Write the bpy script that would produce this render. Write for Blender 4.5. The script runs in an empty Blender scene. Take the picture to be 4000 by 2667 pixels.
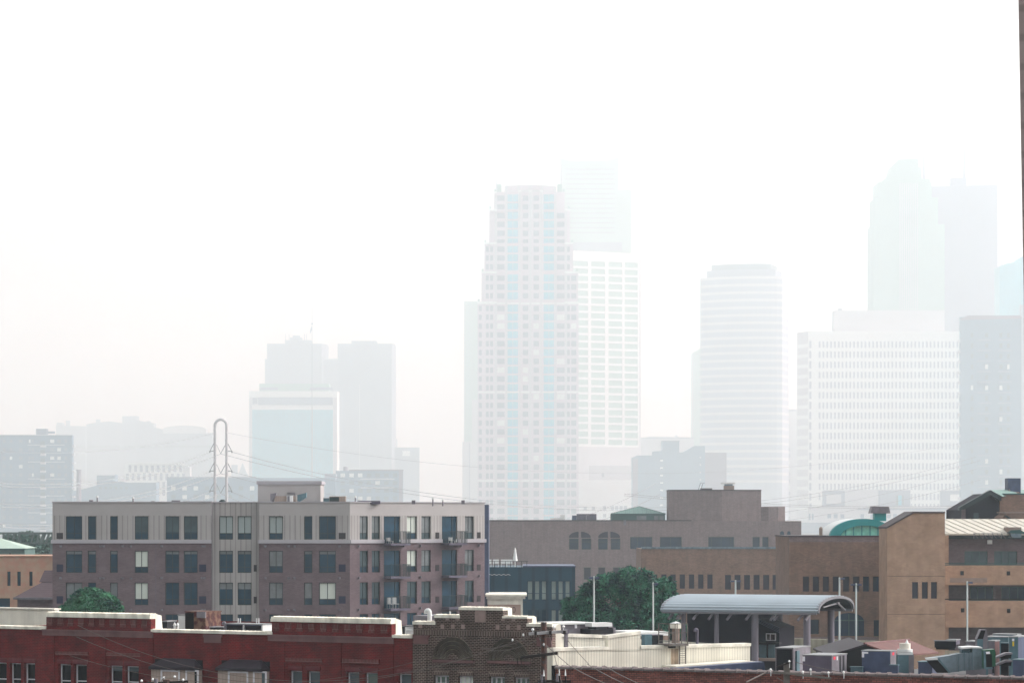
import bpy, bmesh, math, random
from mathutils import Vector, Matrix
R = math.radians
SC = bpy.context.scene
COL = SC.collection
# ------------------------------------------------------------------ camera
F = 11111.0      # focal length in photo pixels (100 mm on 36 mm, photo 4000 px wide)
CX, HY, CZ = 2000.0, 2030.0, 20.0    # optical column, horizon row, eye height
cam = bpy.data.cameras.new('camera')
camo = bpy.data.objects.new('camera', cam)
COL.objects.link(camo)
SC.camera = camo
camo.location = (0, 0, CZ)
camo.rotation_euler = (R(90), 0, 0)
cam.lens = 100
cam.sensor_width = 36
cam.shift_y = (HY - 1333.5) / 4000.0
cam.clip_start = 1
cam.clip_end = 60000
# ------------------------------------------------------------------ light
SUN_EL, SUN_AZ = 32, 78
w = bpy.data.worlds.new('World')
SC.world = w
w.use_nodes = True
nt = w.node_tree
bg = nt.nodes['Background']
sky = nt.nodes.new('ShaderNodeTexSky')
sky.sky_type = 'NISHITA'
sky.sun_disc = False
sky.sun_elevation = R(SUN_EL)
sky.sun_rotation = R(SUN_AZ)
sky.dust_density = 6
hs = nt.nodes.new('ShaderNodeHueSaturation')
hs.inputs['Saturation'].default_value = .04      # overcast: nearly colourless sky
nt.links.new(sky.outputs[0], hs.inputs['Color'])
nt.links.new(hs.outputs[0], bg.inputs[0])
bg.inputs[1].default_value = .15
sun = bpy.data.lights.new('sun', 'SUN')
sun.energy = .68
sun.angle = R(14)
sun.color = (1, .99, .98)
suno = bpy.data.objects.new('sun', sun)
COL.objects.link(suno)
suno.rotation_euler = (R(90 - SUN_EL), 0, R(180 - SUN_AZ))
SC.view_settings.view_transform = 'Standard'
SC.view_settings.look = 'None'
SC.view_settings.exposure = 1.08
SC.view_settings.gamma = 1
SC.cycles.volume_bounces = 3
SC.cycles.max_bounces = 7
SC.cycles.diffuse_bounces = 3
SC.cycles.transparent_max_bounces = 8
SC.render.resolution_x, SC.render.resolution_y = 1024, 682
HAZE_DENSITY, HAZE_COLOR, HAZE_G = .00025, (.8, .94, 1, 1), .45


# ------------------------------------------------------------------ frames: facade planes placed where they stand
class Fr:
    """A vertical plane. Local axes: x along it (to the right), y away from the camera, z up."""
    def __init__(s, A, B=None):
        B = B or (A[0] + 100, A[1])
        a = Vector(((A[0] - CX) * A[1] / F, A[1], 0))
        b = Vector(((B[0] - CX) * B[1] / F, B[1], 0))
        t = (b - a).normalized()
        s.o, s.t, s.b = a, t, Vector((-t.y, t.x, 0))
        s.m = Matrix(((t.x, s.b.x, 0, a.x), (t.y, s.b.y, 0, a.y), (0, 0, 1, 0), (0, 0, 0, 1)))

    def D(s, px, y=0):
        r = (px - CX) / F
        n = s.b
        o = s.o + s.b * y
        return o.dot(n) / (r * n.x + n.y)

    def X(s, px, y=0):
        d = s.D(px, y)
        return (Vector(((px - CX) / F * d, d, 0)) - s.o).dot(s.t)

    def Z(s, px, py, y=0):
        return CZ + (HY - py) * s.D(px, y) / F

    def P(s, px, py, y=0):
        return (s.X(px, y), y, s.Z(px, py, y))

    def rect(s, x0, x1, y0, y1, y=0):
        c = (x0 + x1) / 2
        return (s.X(x0, y), s.X(x1, y), s.Z(c, y1, y), s.Z(c, y0, y))


class MB:
    def __init__(s, fr):
        s.fr, s.v, s.f = fr, [], []

    def add(s, vs, fs):
        n = len(s.v)
        s.v += [tuple(p) for p in vs]
        s.f += [tuple(i + n for i in f) for f in fs]
        return s

    def box(s, x0, x1, y0, y1, z0, z1):
        return s.add([(x, y, z) for x in (x0, x1) for y in (y0, y1) for z in (z0, z1)],
                     [(0, 1, 3, 2), (4, 6, 7, 5), (0, 4, 5, 1), (2, 3, 7, 6), (0, 2, 6, 4), (1, 5, 7, 3)])

    def pbox(s, x0, x1, y0, y1, d0, d1, at=None):
        """box from photo columns/rows measured on the plane y=at (default its front, d0)"""
        a = d0 if at is None else at
        X0, X1, Z0, Z1 = s.fr.rect(x0, x1, y0, y1, a)
        return s.box(X0, X1, d0, d1, Z0, Z1)

    def prism(s, pts, y0, y1):
        n = len(pts)
        return s.add([(x, y0, z) for x, z in pts] + [(x, y1, z) for x, z in pts],
                     [tuple(range(n)), tuple(range(2 * n - 1, n - 1, -1))] +
                     [(i, (i + 1) % n, (i + 1) % n + n, i + n) for i in range(n)])

    def pprism(s, pp, y0, y1, at=None):
        a = y0 if at is None else at
        return s.prism([(s.fr.X(x, a), s.fr.Z(x, y, a)) for x, y in pp], y0, y1)

    def plan(s, pts, z0, z1):
        n = len(pts)
        return s.add([(x, y, z0) for x, y in pts] + [(x, y, z1) for x, y in pts],
                     [tuple(range(n)), tuple(range(2 * n - 1, n - 1, -1))] +
                     [(i, (i + 1) % n, (i + 1) % n + n, i + n) for i in range(n)])

    def cyl(s, cx, cy, z0, z1, r0, r1=None, n=12):
        r1 = r0 if r1 is None else r1
        vs = [(cx + r * math.cos(2 * math.pi * i / n), cy + r * math.sin(2 * math.pi * i / n), z)
              for z, r in ((z0, r0), (z1, r1)) for i in range(n)]
        return s.add(vs, [tuple(range(n)), tuple(range(2 * n - 1, n - 1, -1))] +
                     [(i, (i + 1) % n, (i + 1) % n + n, i + n) for i in range(n)])

    def tube(s, pts, r, n=6, r1=None):
        pts = [Vector(p) for p in pts]
        k = len(pts)
        base = len(s.v)
        u = None
        for i, p in enumerate(pts):
            d = (pts[min(i + 1, k - 1)] - pts[max(i - 1, 0)]).normalized()
            if u is None:
                u = d.orthogonal().normalized()
            u = (u - d * u.dot(d)).normalized()
            q = d.cross(u)
            rr = r if r1 is None else r + (r1 - r) * i / (k - 1)
            for j in range(n):
                a = 2 * math.pi * j / n
                s.v.append(tuple(p + (u * math.cos(a) + q * math.sin(a)) * rr))
        for i in range(k - 1):
            for j in range(n):
                a, b = base + i * n + j, base + i * n + (j + 1) % n
                s.f.append((a, b, b + n, a + n))
        s.f.append(tuple(base + j for j in range(n)))
        s.f.append(tuple(base + (k - 1) * n + j for j in reversed(range(n))))
        return s

    def wall(s, x0, x1, z0, z1, holes=(), y=0, rd=.25, depth=6, roof=True):
        """building block whose front (plane y) has real openings with reveals rd deep"""
        hs_ = [(max(a, x0), min(b, x1), max(c, z0), min(d, z1)) for a, b, c, d in holes]
        hs_ = [h for h in hs_ if h[1] > h[0] and h[3] > h[2]]
        xs = sorted({round(v, 4) for v in [x0, x1] + [q for h in hs_ for q in h[:2]]})
        zs = sorted({round(v, 4) for v in [z0, z1] + [q for h in hs_ for q in h[2:]]})
        idx = {}

        def vid(i, j, yy):
            k = (i, j, yy)
            if k not in idx:
                idx[k] = len(s.v)
                s.v.append((xs[i], yy, zs[j]))
            return idx[k]
        nx, nz = len(xs) - 1, len(zs) - 1
        op = [[False] * nz for _ in range(nx)]
        for a, b, c, d in hs_:
            i0, i1 = xs.index(round(a, 4)), xs.index(round(b, 4))
            j0, j1 = zs.index(round(c, 4)), zs.index(round(d, 4))
            for i in range(i0, i1):
                for j in range(j0, j1):
                    op[i][j] = True
        for i in range(nx):
            for j in range(nz):
                if not op[i][j]:
                    s.f.append((vid(i, j, y), vid(i + 1, j, y), vid(i + 1, j + 1, y), vid(i, j + 1, y)))
                else:
                    for di, dj, (a, b) in ((-1, 0, ((i, j), (i, j + 1))), (1, 0, ((i + 1, j), (i + 1, j + 1))),
                                           (0, -1, ((i, j), (i + 1, j))), (0, 1, ((i, j + 1), (i + 1, j + 1)))):
                        ni, nj = i + di, j + dj
                        if not (0 <= ni < nx and 0 <= nj < nz) or not op[ni][nj]:
                            s.f.append((vid(*a, y), vid(*b, y), vid(*b, y + rd), vid(*a, y + rd)))
        yb = y + depth
        n = len(s.v)
        s.v += [(x, yy, z) for x in (x0, x1) for yy in (y, yb) for z in (z0, z1)]
        s.f += [(n, n + 1, n + 3, n + 2), (n + 4, n + 6, n + 7, n + 5), (n + 2, n + 3, n + 7, n + 6)]
        if roof:
            s.f.append((n + 1, n + 5, n + 7, n + 3))
        # inner skin closing the wall behind the openings
        s.v += [(x0, y + rd + .12, z0), (x1, y + rd + .12, z0), (x1, y + rd + .12, z1), (x0, y + rd + .12, z1)]
        s.f.append((n + 8, n + 9, n + 10, n + 11))
        return s


def _mesh(name, mb, mat, inv, smooth=False, recalc=True):
    M = inv @ mb.fr.m
    me = bpy.data.meshes.new(name)
    me.from_pydata([M @ Vector(v) for v in mb.v], [], mb.f)
    if recalc:
        bm = bmesh.new()
        bm.from_mesh(me)
        bmesh.ops.recalc_face_normals(bm, faces=bm.faces)
        bm.to_mesh(me)
        bm.free()
    me.materials.append(mat)
    if smooth:
        me.polygons.foreach_set('use_smooth', [True] * len(me.polygons))
        me.set_sharp_from_angle(angle=R(40))
    return me


class Th:
    """one thing: an Empty at its base with parts, or a single mesh"""
    def __init__(s, name, label, cat, fr, group=None, at=None, z=0.0):
        s.name, s.fr = name, fr
        x = fr.X(at) if at is not None else 0
        s.mat = fr.m @ Matrix.Translation((x, 0, z))
        s.inv = s.mat.inverted()
        s.obj = None
        s.props = dict(label=label, category=cat)
        if group:
            s.props['group'] = group

    def mb(s, fr=None):
        return MB(fr or s.fr)

    def root(s):
        if s.obj is None:
            s._link(None)
        return s.obj

    def _link(s, me):
        o = bpy.data.objects.new(s.name, me)
        COL.objects.link(o)
        o.matrix_world = s.mat
        for k, v in s.props.items():
            o[k] = v
        s.obj = o

    def single(s, mb, mat, **k):
        s._link(_mesh(s.name, mb, mat, s.inv, **k))
        return s

    def part(s, name, mb, mat, parent=None, label=None, stuff=False, **k):
        o = bpy.data.objects.new(name, _mesh(name, mb, mat, s.inv, **k))
        COL.objects.link(o)
        o.parent = parent or s.root()
        if label:
            o['label'] = label
        if stuff:
            o['kind'] = 'stuff'
        return o


def copy_thing(src, x, y, label, fr=None):
    """copy a finished thing and its parts, moved by (x, y) in world metres"""
    def cp(o, par):
        c = o.copy()
        COL.objects.link(c)
        c.parent = par
        for ch in list(o.children):
            cp(ch, c)
        return c
    c = cp(src.obj, None)
    c.location = c.location + Vector((x, y, 0))
    c['label'] = label
    return c


def structure(name, me_or_mb, mat, kind='structure'):
    me = _mesh(name, me_or_mb, mat, Matrix())
    o = bpy.data.objects.new(name, me)
    COL.objects.link(o)
    o['kind'] = kind
    return o


# ------------------------------------------------------------------ materials
def mk(name, col, rough=.8, var=.12, scale=.6, brick=None, ribs=None, hribs=None, metal=0, spec=.3, streak=0, bump=0,
       col2=None, soot=None):
    m = bpy.data.materials.new(name)
    m.use_nodes = True
    t = m.node_tree
    N, L = t.nodes, t.links
    p = N['Principled BSDF']
    p.inputs['Roughness'].default_value = rough
    p.inputs['Metallic'].default_value = metal
    p.inputs['Specular IOR Level'].default_value = spec
    tc = N.new('ShaderNodeTexCoord')
    sx = N.new('ShaderNodeSeparateXYZ')
    L.new(tc.outputs['Object'], sx.inputs[0])
    ad = N.new('ShaderNodeMath')
    L.new(sx.outputs[0], ad.inputs[0])
    L.new(sx.outputs[1], ad.inputs[1])
    cb = N.new('ShaderNodeCombineXYZ')
    L.new(ad.outputs[0], cb.inputs[0])
    L.new(sx.outputs[2], cb.inputs[1])
    c = (*col, 1)
    hgt = None
    if brick:
        bw, bh, ms, mort = brick[:4]
        b = N.new('ShaderNodeTexBrick')
        L.new(cb.outputs[0], b.inputs['Vector'])
        b.inputs['Scale'].default_value = 1
        b.inputs['Brick Width'].default_value = bw
        b.inputs['Row Height'].default_value = bh
        b.inputs['Mortar Size'].default_value = ms
        b.inputs['Mortar Smooth'].default_value = .2
        b.inputs['Bias'].default_value = 0
        k = brick[4] if len(brick) > 4 else .3
        c2 = col2 or tuple(q * (1 - k) for q in col)
        b.inputs['Color1'].default_value = c
        b.inputs['Color2'].default_value = (*c2, 1)
        b.inputs['Mortar'].default_value = (*mort, 1)
        out = b.outputs['Color']
        hgt = b.outputs['Fac']
    else:
        rgb = N.new('ShaderNodeRGB')
        rgb.outputs[0].default_value = c
        out = rgb.outputs[0]
        if col2:
            no2 = N.new('ShaderNodeTexNoise')
            L.new(tc.outputs['Object'], no2.inputs['Vector'])
            no2.inputs['Scale'].default_value = scale * 2.3
            no2.inputs['Detail'].default_value = 5
            r2 = N.new('ShaderNodeValToRGB')
            r2.color_ramp.elements[0].position = .42
            r2.color_ramp.elements[1].position = .6
            r2.color_ramp.elements[0].color = c
            r2.color_ramp.elements[1].color = (*col2, 1)
            L.new(no2.outputs[0], r2.inputs[0])
            out = r2.outputs[0]

    def mult(src, fac_out, lo, hi):
        mr = N.new('ShaderNodeMapRange')
        mr.inputs['From Min'].default_value = .3
        mr.inputs['From Max'].default_value = .7
        mr.inputs['To Min'].default_value = lo
        mr.inputs['To Max'].default_value = hi
        L.new(fac_out, mr.inputs['Value'])
        vm = N.new('ShaderNodeVectorMath')
        vm.operation = 'SCALE'
        L.new(src, vm.inputs[0])
        L.new(mr.outputs[0], vm.inputs['Scale'])
        return vm.outputs[0]
    if var:
        no = N.new('ShaderNodeTexNoise')
        L.new(tc.outputs['Object'], no.inputs['Vector'])
        no.inputs['Scale'].default_value = scale
        no.inputs['Detail'].default_value = 6
        no.inputs['Roughness'].default_value = .65
        out = mult(out, no.outputs[0], 1 - var, 1 + var)
    if streak:
        mp = N.new('ShaderNodeMapping')
        mp.inputs['Scale'].default_value = (2.2, .12, 1)
        L.new(cb.outputs[0], mp.inputs['Vector'])
        n2 = N.new('ShaderNodeTexNoise')
        L.new(mp.outputs[0], n2.inputs['Vector'])
        n2.inputs['Scale'].default_value = 1
        n2.inputs['Detail'].default_value = 4
        out = mult(out, n2.outputs[0], 1 - streak, 1 + streak * .5)
    for rb, src in ((ribs, ad.outputs[0]), (hribs, sx.outputs[2])):
        if rb:
            wv = N.new('ShaderNodeMath')
            wv.operation = 'MULTIPLY'
            wv.inputs[1].default_value = 2 * math.pi / rb[0]
            L.new(src, wv.inputs[0])
            sn = N.new('ShaderNodeMath')
            sn.operation = 'SINE'
            L.new(wv.outputs[0], sn.inputs[0])
            mr = N.new('ShaderNodeMapRange')
            mr.inputs['From Min'].default_value = .55
            mr.inputs['From Max'].default_value = .9
            mr.inputs['To Min'].default_value = 1
            mr.inputs['To Max'].default_value = 1 - rb[1]
            L.new(sn.outputs[0], mr.inputs['Value'])
            vm = N.new('ShaderNodeVectorMath')
            vm.operation = 'SCALE'
            L.new(out, vm.inputs[0])
            L.new(mr.outputs[0], vm.inputs['Scale'])
            out = vm.outputs[0]
    L.new(out, p.inputs['Base Color'])
    if bump and hgt is not None:
        bp = N.new('ShaderNodeBump')
        bp.inputs['Strength'].default_value = bump
        bp.inputs['Distance'].default_value = .01
        bp.invert = True
        L.new(hgt, bp.inputs['Height'])
        L.new(bp.outputs[0], p.inputs['Normal'])
    return m


def flat(name, col, rough=.7, metal=0, spec=.3):
    return mk(name, col, rough, var=.08, scale=.4, metal=metal, spec=spec)


def glass(name, col, rough=.12, spec=.5, var=.35, scale=.35):
    m = mk(name, col, rough, var=var, scale=scale, spec=spec)
    return m


M = {}
M['ground'] = mk('asphalt_ground', (.06, .06, .058), .9, var=.3, scale=.02)
MATS = M


def win(th, fr, px, y=0, rec=.14, frame=None, pane=None, fw=.055, v=(), h=(), blind=None, bm=None, holes=None, name='window',
        proud=0, grp=None):
    """window with frame, pane and optional blind. px=(x0,x1,y0,y1) photo rows/cols on plane y. v,h: mullions as fractions
    (h from the top). blind=(fraction of the height, bottom gap fraction)"""
    x0, x1, z0, z1 = fr.rect(*px, y)
    if holes is not None:
        holes.append((x0, x1, z0, z1))
    yf = y + rec - proud
    m = MB(fr)
    m.box(x0, x0 + fw, yf, yf + .06, z0, z1).box(x1 - fw, x1, yf, yf + .06, z0, z1)
    m.box(x0 + fw, x1 - fw, yf, yf + .06, z0, z0 + fw).box(x0 + fw, x1 - fw, yf, yf + .06, z1 - fw, z1)
    for k in v:
        c = x0 + (x1 - x0) * k
        m.box(c - fw * .42, c + fw * .42, yf + .004, yf + .05, z0 + fw, z1 - fw)
    for k in h:
        c = z1 - (z1 - z0) * k
        m.box(x0 + fw, x1 - fw, yf + .002, yf + .052, c - fw * .42, c + fw * .42)
    o = th.part(name, m, frame)
    p = MB(fr).box(x0 + fw * .5, x1 - fw * .5, yf + .045, yf + .07, z0 + fw * .5, z1 - fw * .5)
    th.part('pane', p, pane, o)
    if blind:
        H = z1 - z0
        for seg in ([blind] if isinstance(blind[0], (int, float)) else blind):
            b = MB(fr).box(x0 + fw, x1 - fw, yf + .036, yf + .044, z1 - fw - H * seg[1], z1 - fw - H * seg[0])
            th.part('blind', b, bm or M['blind'], o)
    return o
def _side(s, pts, x0, x1):
    """polygon in the y-z plane extruded along x"""
    n = len(pts)
    return s.add([(x0, y, z) for y, z in pts] + [(x1, y, z) for y, z in pts],
                 [tuple(range(n)), tuple(range(2 * n - 1, n - 1, -1))] +
                 [(i, (i + 1) % n, (i + 1) % n + n, i + n) for i in range(n)])


MB.side = _side
rnd = random.Random(7)
M['red_brick'] = mk('red_brick', (.15, .002, .004), .85, var=.5, scale=.9, brick=(.2, .075, .010, (.12, .03, .028), .45),
                    streak=.18, bump=.5)
M['red_brick_lintel'] = mk('red_lintel_brick', (.12, .018, .024), .85, var=.25, scale=1.5, brick=(.07, .2, .008, (.16, .05, .05), .3))
M['soldier'] = mk('soldier_brick', (.1, .006, .01), .85, var=.3, scale=1.5, brick=(.075, .3, .014, (.2, .1, .09), .4))
M['dark_brick'] = mk('dark_brown_brick', (.034, .014, .011), .85, var=.5, scale=.8, brick=(.2, .075, .012, (.24, .19, .16), .5),
                     col2=(.02, .012, .012), streak=.2, bump=.5)
M['dark_soldier'] = mk('dark_soldier_brick', (.04, .02, .016), .85, var=.4, scale=.8, brick=(.085, .4, .016, (.26, .21, .18), .5))
M['fan_brick'] = mk('fan_brick', (.055, .045, .035), .85, var=.5, scale=2.5)
M['mortar'] = mk('mortar', (.3, .27, .2), .9, var=.3, scale=3)
M['stone'] = mk('rose_stone', (.16, .085, .085), .85, var=.2, scale=1.2, streak=.15)
M['pale_stone'] = mk('pale_stone', (.26, .2, .17), .85, var=.15, scale=2)
M['panel_stone'] = mk('greyish_pink_stone', (.27, .2, .185), .85, var=.2, scale=2, streak=.15)
M['coping'] = mk('cream_coping_metal', (.74, .72, .63), .55, var=.16, scale=1.6, streak=.32)
M['cream'] = mk('cream_cladding', (.74, .72, .63), .6, var=.1, scale=.7, streak=.15)
M['cream_rib'] = mk('cream_ribbed_cladding', (.72, .7, .6), .6, var=.1, scale=.6, ribs=(.14, .25), streak=.18)
M['window_white'] = flat('white_window_frame', (.62, .62, .66), .5)
M['black_glass'] = glass('black_glass', (.004, .005, .008), .15, .35)
M['grey_glass'] = glass('grey_glass', (.07, .1, .115), .25, .4, var=.2, scale=1)
M['green_glass'] = glass('green_grey_glass', (.1, .15, .13), .25, .4, var=.3, scale=1.5)
M['blind'] = mk('pale_blind', (.34, .4, .4), .8, var=.06, hribs=(.12, .1))
M['blind_white'] = mk('white_blind', (.62, .68, .62), .8, var=.05, hribs=(.12, .08))
M['beige'] = mk('beige_siding', (.36, .29, .25), .7, var=.1, ribs=(.2, .15))
M['dark_roof'] = mk('dark_standing_roof', (.02, .014, .022), .6, var=.35, scale=2)
M['grey_metal'] = mk('grey_painted_metal', (.17, .16, .185), .5, var=.28, scale=1.3, streak=.1)
M['violet_metal'] = mk('violet_grey_metal', (.1, .09, .13), .5, var=.28, scale=1.3, streak=.1)
M['blue_metal'] = mk('blue_grey_metal', (.055, .075, .14), .5, var=.3, scale=1.3, streak=.1)
M['teal_metal'] = mk('teal_grey_metal', (.08, .15, .18), .45, var=.25, scale=1.6, streak=.15)
M['silver'] = mk('galvanised_duct', (.16, .22, .26), .35, var=.35, scale=1.5, metal=.35, streak=.25)
M['louver'] = mk('black_louver', (.006, .008, .014), .6, var=.3, scale=3, hribs=(.09, .5))
M['black'] = flat('black_opening', (.004, .004, .006), .8)
M['white_metal'] = flat('white_metal', (.62, .64, .64), .4)
M['lid_metal'] = mk('weathered_lid_metal', (.24, .25, .26), .5, var=.25, scale=1.5, streak=.2)
M['green_paint'] = flat('green_painted_metal', (.01, .075, .04), .4)
M['rust'] = mk('rusty_metal', (.06, .012, .014), .7, var=.5, scale=2, col2=(.16, .09, .06))
M['label_red'] = flat('red_sticker', (.75, .02, .06), .5)
M['label_yellow'] = flat('yellow_sticker', (.7, .5, .02), .5)
M['label_white'] = flat('white_sticker', (.8, .8, .85), .5)
M['wood_pole'] = mk('weathered_pole_wood', (.1, .05, .04), .9, var=.5, scale=4, streak=.4, col2=(.06, .05, .05))
M['grey_wood'] = mk('grey_wood', (.36, .36, .37), .8, var=.25, scale=5)
M['dark_wood'] = mk('dark_wood', (.02, .016, .016), .8, var=.3, scale=5)
M['porcelain'] = flat('white_porcelain', (.78, .8, .8), .25)
M['wire'] = flat('aluminium_wire', (.13, .11, .1), .6)
M['old_brick'] = mk('orange_red_brick', (.3, .1, .075), .9, var=.4, scale=.9, brick=(.21, .08, .012, (.05, .03, .03), .45),
                    col2=(.14, .05, .04), streak=.15, bump=.6)
M['tile'] = mk('clay_coping_tile', (.17, .14, .14), .7, var=.35, scale=1.2)
M['roof_grey'] = mk('grey_roof_membrane', (.12, .12, .125), .9, var=.2, scale=.3)

# ================================================================== red brick row building
FR = Fr((0, 140), (1560, 128.8))
X, Z = FR.X, FR.Z
zl1, zl0 = Z(800, 2461), Z(800, 2472)          # low coping
zh1, zhm, zh0 = Z(400, 2394), Z(400, 2401), Z(400, 2412)      # raised coping
red = Th('row_building', 'dark red brick row building with cream copings and two bay windows', 'building', FR, at=800)
holes = []
wl = [(-30, 26, 2586, 2760, 0), (38, 82, 2588, 2760, 0), (94, 137, 2589, 2760, 0), (228, 277, 2592, 2770, 0), (289, 339, 2594, 2770, 0),
      (427, 478, 2598, 2770, 1), (490, 542, 2600, 2770, 1), (1130, 1180, 2618, 2780, 2), (1199, 1250, 2620, 2780, 2),
      (1353, 1403, 2624, 2790, 2), (1424, 1475, 2626, 2790, 3), (1555, 1607, 2630, 2790, 2)]
for a, b, c, d, k in wl:
    win(red, FR, (a, b, c, d), rec=.2, frame=M['window_white'], pane=M[('black_glass', 'black_glass', 'grey_glass', 'green_glass')[k]],
        fw=.055, h=(.37,), holes=holes, blind=(0, .1) if k == 1 else None, bm=M['grey_glass'])
m = red.mb()
m.wall(X(-60), X(1611.5), 0, zl0, holes, rd=.3, depth=14, roof=False)
red.part('wall', m, M['red_brick'])
red.part('roof', red.mb().box(X(-60), X(1611.5), .45, 14, zl1 - .95, zl1 - .75), M['roof_grey'])
for a, b in ((-60, 180), (592, 1064), (1534, 1611)):          # low copings
    m = red.mb()
    m.box(X(a), X(b), -.07, .45, zl0, zl1)
    n_ = int((X(b) - X(a)) / .22)
    for i in range(n_):                                        # seam nibs along the top
        x = X(a) + (i + .5) * (X(b) - X(a)) / n_
        m.box(x, x + .025, -.07, .45, zl1, zl1 + .03)
    red.part('coping', m, M['coping'])
for a, b in ((181, 590), (1062, 1530)):
    m = red.mb().box(X(a), X(b), 0, .35, zl0, zh0)
    r_ = red.part('raised_parapet', m, M['red_brick'])
    k = 10
    for i in range(k):                                         # dentil panels
        x0 = X(a) + (i + .12) * (X(b) - X(a)) / k
        red.part('dentil', red.mb().box(x0, x0 + (X(b) - X(a)) / k * .5, -.035, 0, zh0 - .42, zh0 - .06), M['soldier'], r_)
    m = red.mb().box(X(a - 1), X(b), -.1, .4, zh0, zhm).box(X(a - 1), X(b), -.05, .5, zhm, zh1)
    n_ = int((X(b) - X(a)) / .2)
    for i in range(n_):
        x = X(a) + (i + .5) * (X(b) - X(a)) / n_
        m.box(x, x + .025, -.03, .5, zh1, zh1 + .035)
    red.part('coping', m, M['coping'], r_)
    m = red.mb().side([(.35, zl0), (.92, zl0 + .04), (.82, zh1 - .08), (.5, zh1 - .02), (.35, zh1 - .02)], X(a) + .01, X(b) + .01)
    red.part('side_cladding', m, M['cream'], r_)
    m = red.mb().box(X(a - 12), X(b + 9), -.14, 0, zl0 - .06, zl0 + .02).box(X(a - 12), X(b + 9), -.09, 0, zl0 - .28, zl0 - .06)
    red.part('cornice', m, M['stone'], r_)
m = red.mb().pbox(792, 864, 2477, 2487, -.12, 0).pbox(796, 861, 2487, 2509, -.08, 0)
red.part('pilaster_cap', m, M['stone'])
for a, b, c in ((169, 213, 0), (344, 414, 0), (546, 600, 0), (800, 857, 2509), (1064, 1113, 0), (1256, 1334, 0), (1481, 1538, 0)):
    z1 = zl0 - .28 if not c else Z(a, c)
    red.part('pilaster', red.mb().box(X(a), X(b), -.05, 0, 2, z1), M['red_brick'])
for a, b, y0, y1 in ((215, 343, 2544, 2556), (415, 546, 2549, 2561), (1114, 1256, 2570, 2583), (1335, 1480, 2572, 2589)):
    red.part('soldier_course', red.mb().pbox(a, b, y0, y1, -.11, 0), M['soldier'])
for a, b, c, d, k in wl:
    red.part('lintel', red.mb().pbox(a - 6, b + 1, c - 19, c - 4, -.03, 0), M['red_brick_lintel'])
for k, (a, b, yt) in enumerate(((608, 790, 2612), (868, 1052, 2617))):          # bay windows
    xa, xb, zt = X(a), X(b), Z((a + b) / 2, yt)
    P = [(xa, 0), (xa + .14, -.55), (xb - .05, -.55), (xb, 0)]
    bay = red.part('bay_window', red.mb().plan(P, 4, zt), M['beige'])
    rf = red.mb()
    n0 = [(xa - .03, 0, zt), (xa + .08, -.68, zt), (xb + .02, -.68, zt), (xb + .03, 0, zt)]
    n1 = [(x, y, zt + .14) for x, y, z in n0]
    zt2 = Z((a + b) / 2, yt - 42)
    top = [(xa + .42, 0, zt2), (xa + .5, -.12, zt2), (xb - .5, -.12, zt2), (xb - .42, 0, zt2)]
    rf.add(n0 + n1 + top, [(0, 1, 2, 3), (0, 1, 5, 4), (1, 2, 6, 5), (2, 3, 7, 6), (4, 5, 9, 8), (5, 6, 10, 9), (6, 7, 11, 10),
                           (8, 9, 10, 11), (0, 4, 8, 11, 7, 3)])
    red.part('bay_roof', rf, M['dark_roof'], bay)
    red.part('roof_backplate', red.mb().box(xa - .02, xb + .03, -.03, 0, zt, zt2 - .05), M['black'], bay)  # flat black plate on the wall behind the bay roof
    for u, v_, gm in ((628 + k * 263, 702 + k * 267, 'green_glass'), (725 + k * 264, 775 + k * 266, 'black_glass' if not k else 'grey_glass')):
        f_ = win(red, FR, (u, v_, yt + 3, 2780), y=-.57, rec=0, frame=M['window_white'], pane=M[gm], fw=.075, proud=.02)

# ---- things on its roof
zr = zl1 - .75


def unit(name, label, cat, px0, px1, py0, y, d, body='grey_metal', front=None, side=None, top='lid_metal', z0=None, group=None,
         fr=None, base=.12):
    """box-shaped roof machine: casing, louvred face, capped top, curb"""
    fr = fr or FR
    x0, x1 = fr.X(px0, y), fr.X(px1, y)
    z0 = zr if z0 is None else z0
    z1 = fr.Z((px0 + px1) / 2, py0, y)
    t = Th(name, label, cat, fr, group, at=(px0 + px1) / 2, z=z0)
    t.part('casing', t.mb().box(x0, x1, y, y + d, z0 + base, z1 - .05), M[body])
    t.part('curb', t.mb().box(x0 + .05, x1 - .05, y + .05, y + d - .05, z0, z0 + base), M['grey_metal'])
    t.part('lid', t.mb().box(x0 - .03, x1 + .03, y - .03, y + d + .03, z1 - .05, z1), M[top])
    if front:
        a, b = front[:2]
        w_ = x1 - x0
        m_ = t.mb().box(x0 + w_ * a, x0 + w_ * b, y - .015, y, z0 + base + .06, z1 - .09)
        k_ = int((z1 - z0 - .3) / .09)
        for i in range(max(k_, 0)):
            zz = z0 + base + .1 + i * .09
            m_.box(x0 + w_ * a, x0 + w_ * b, y - .03, y - .015, zz, zz + .03)
        t.part('louver', m_, M[front[2] if len(front) > 2 else 'louver'])
    if side:
        t.part('side_panel', t.mb().box(x1 - side, x1 + .01, y - .01, y + d, z0 + base, z1 - .06), M['white_metal'])
    return t


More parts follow.
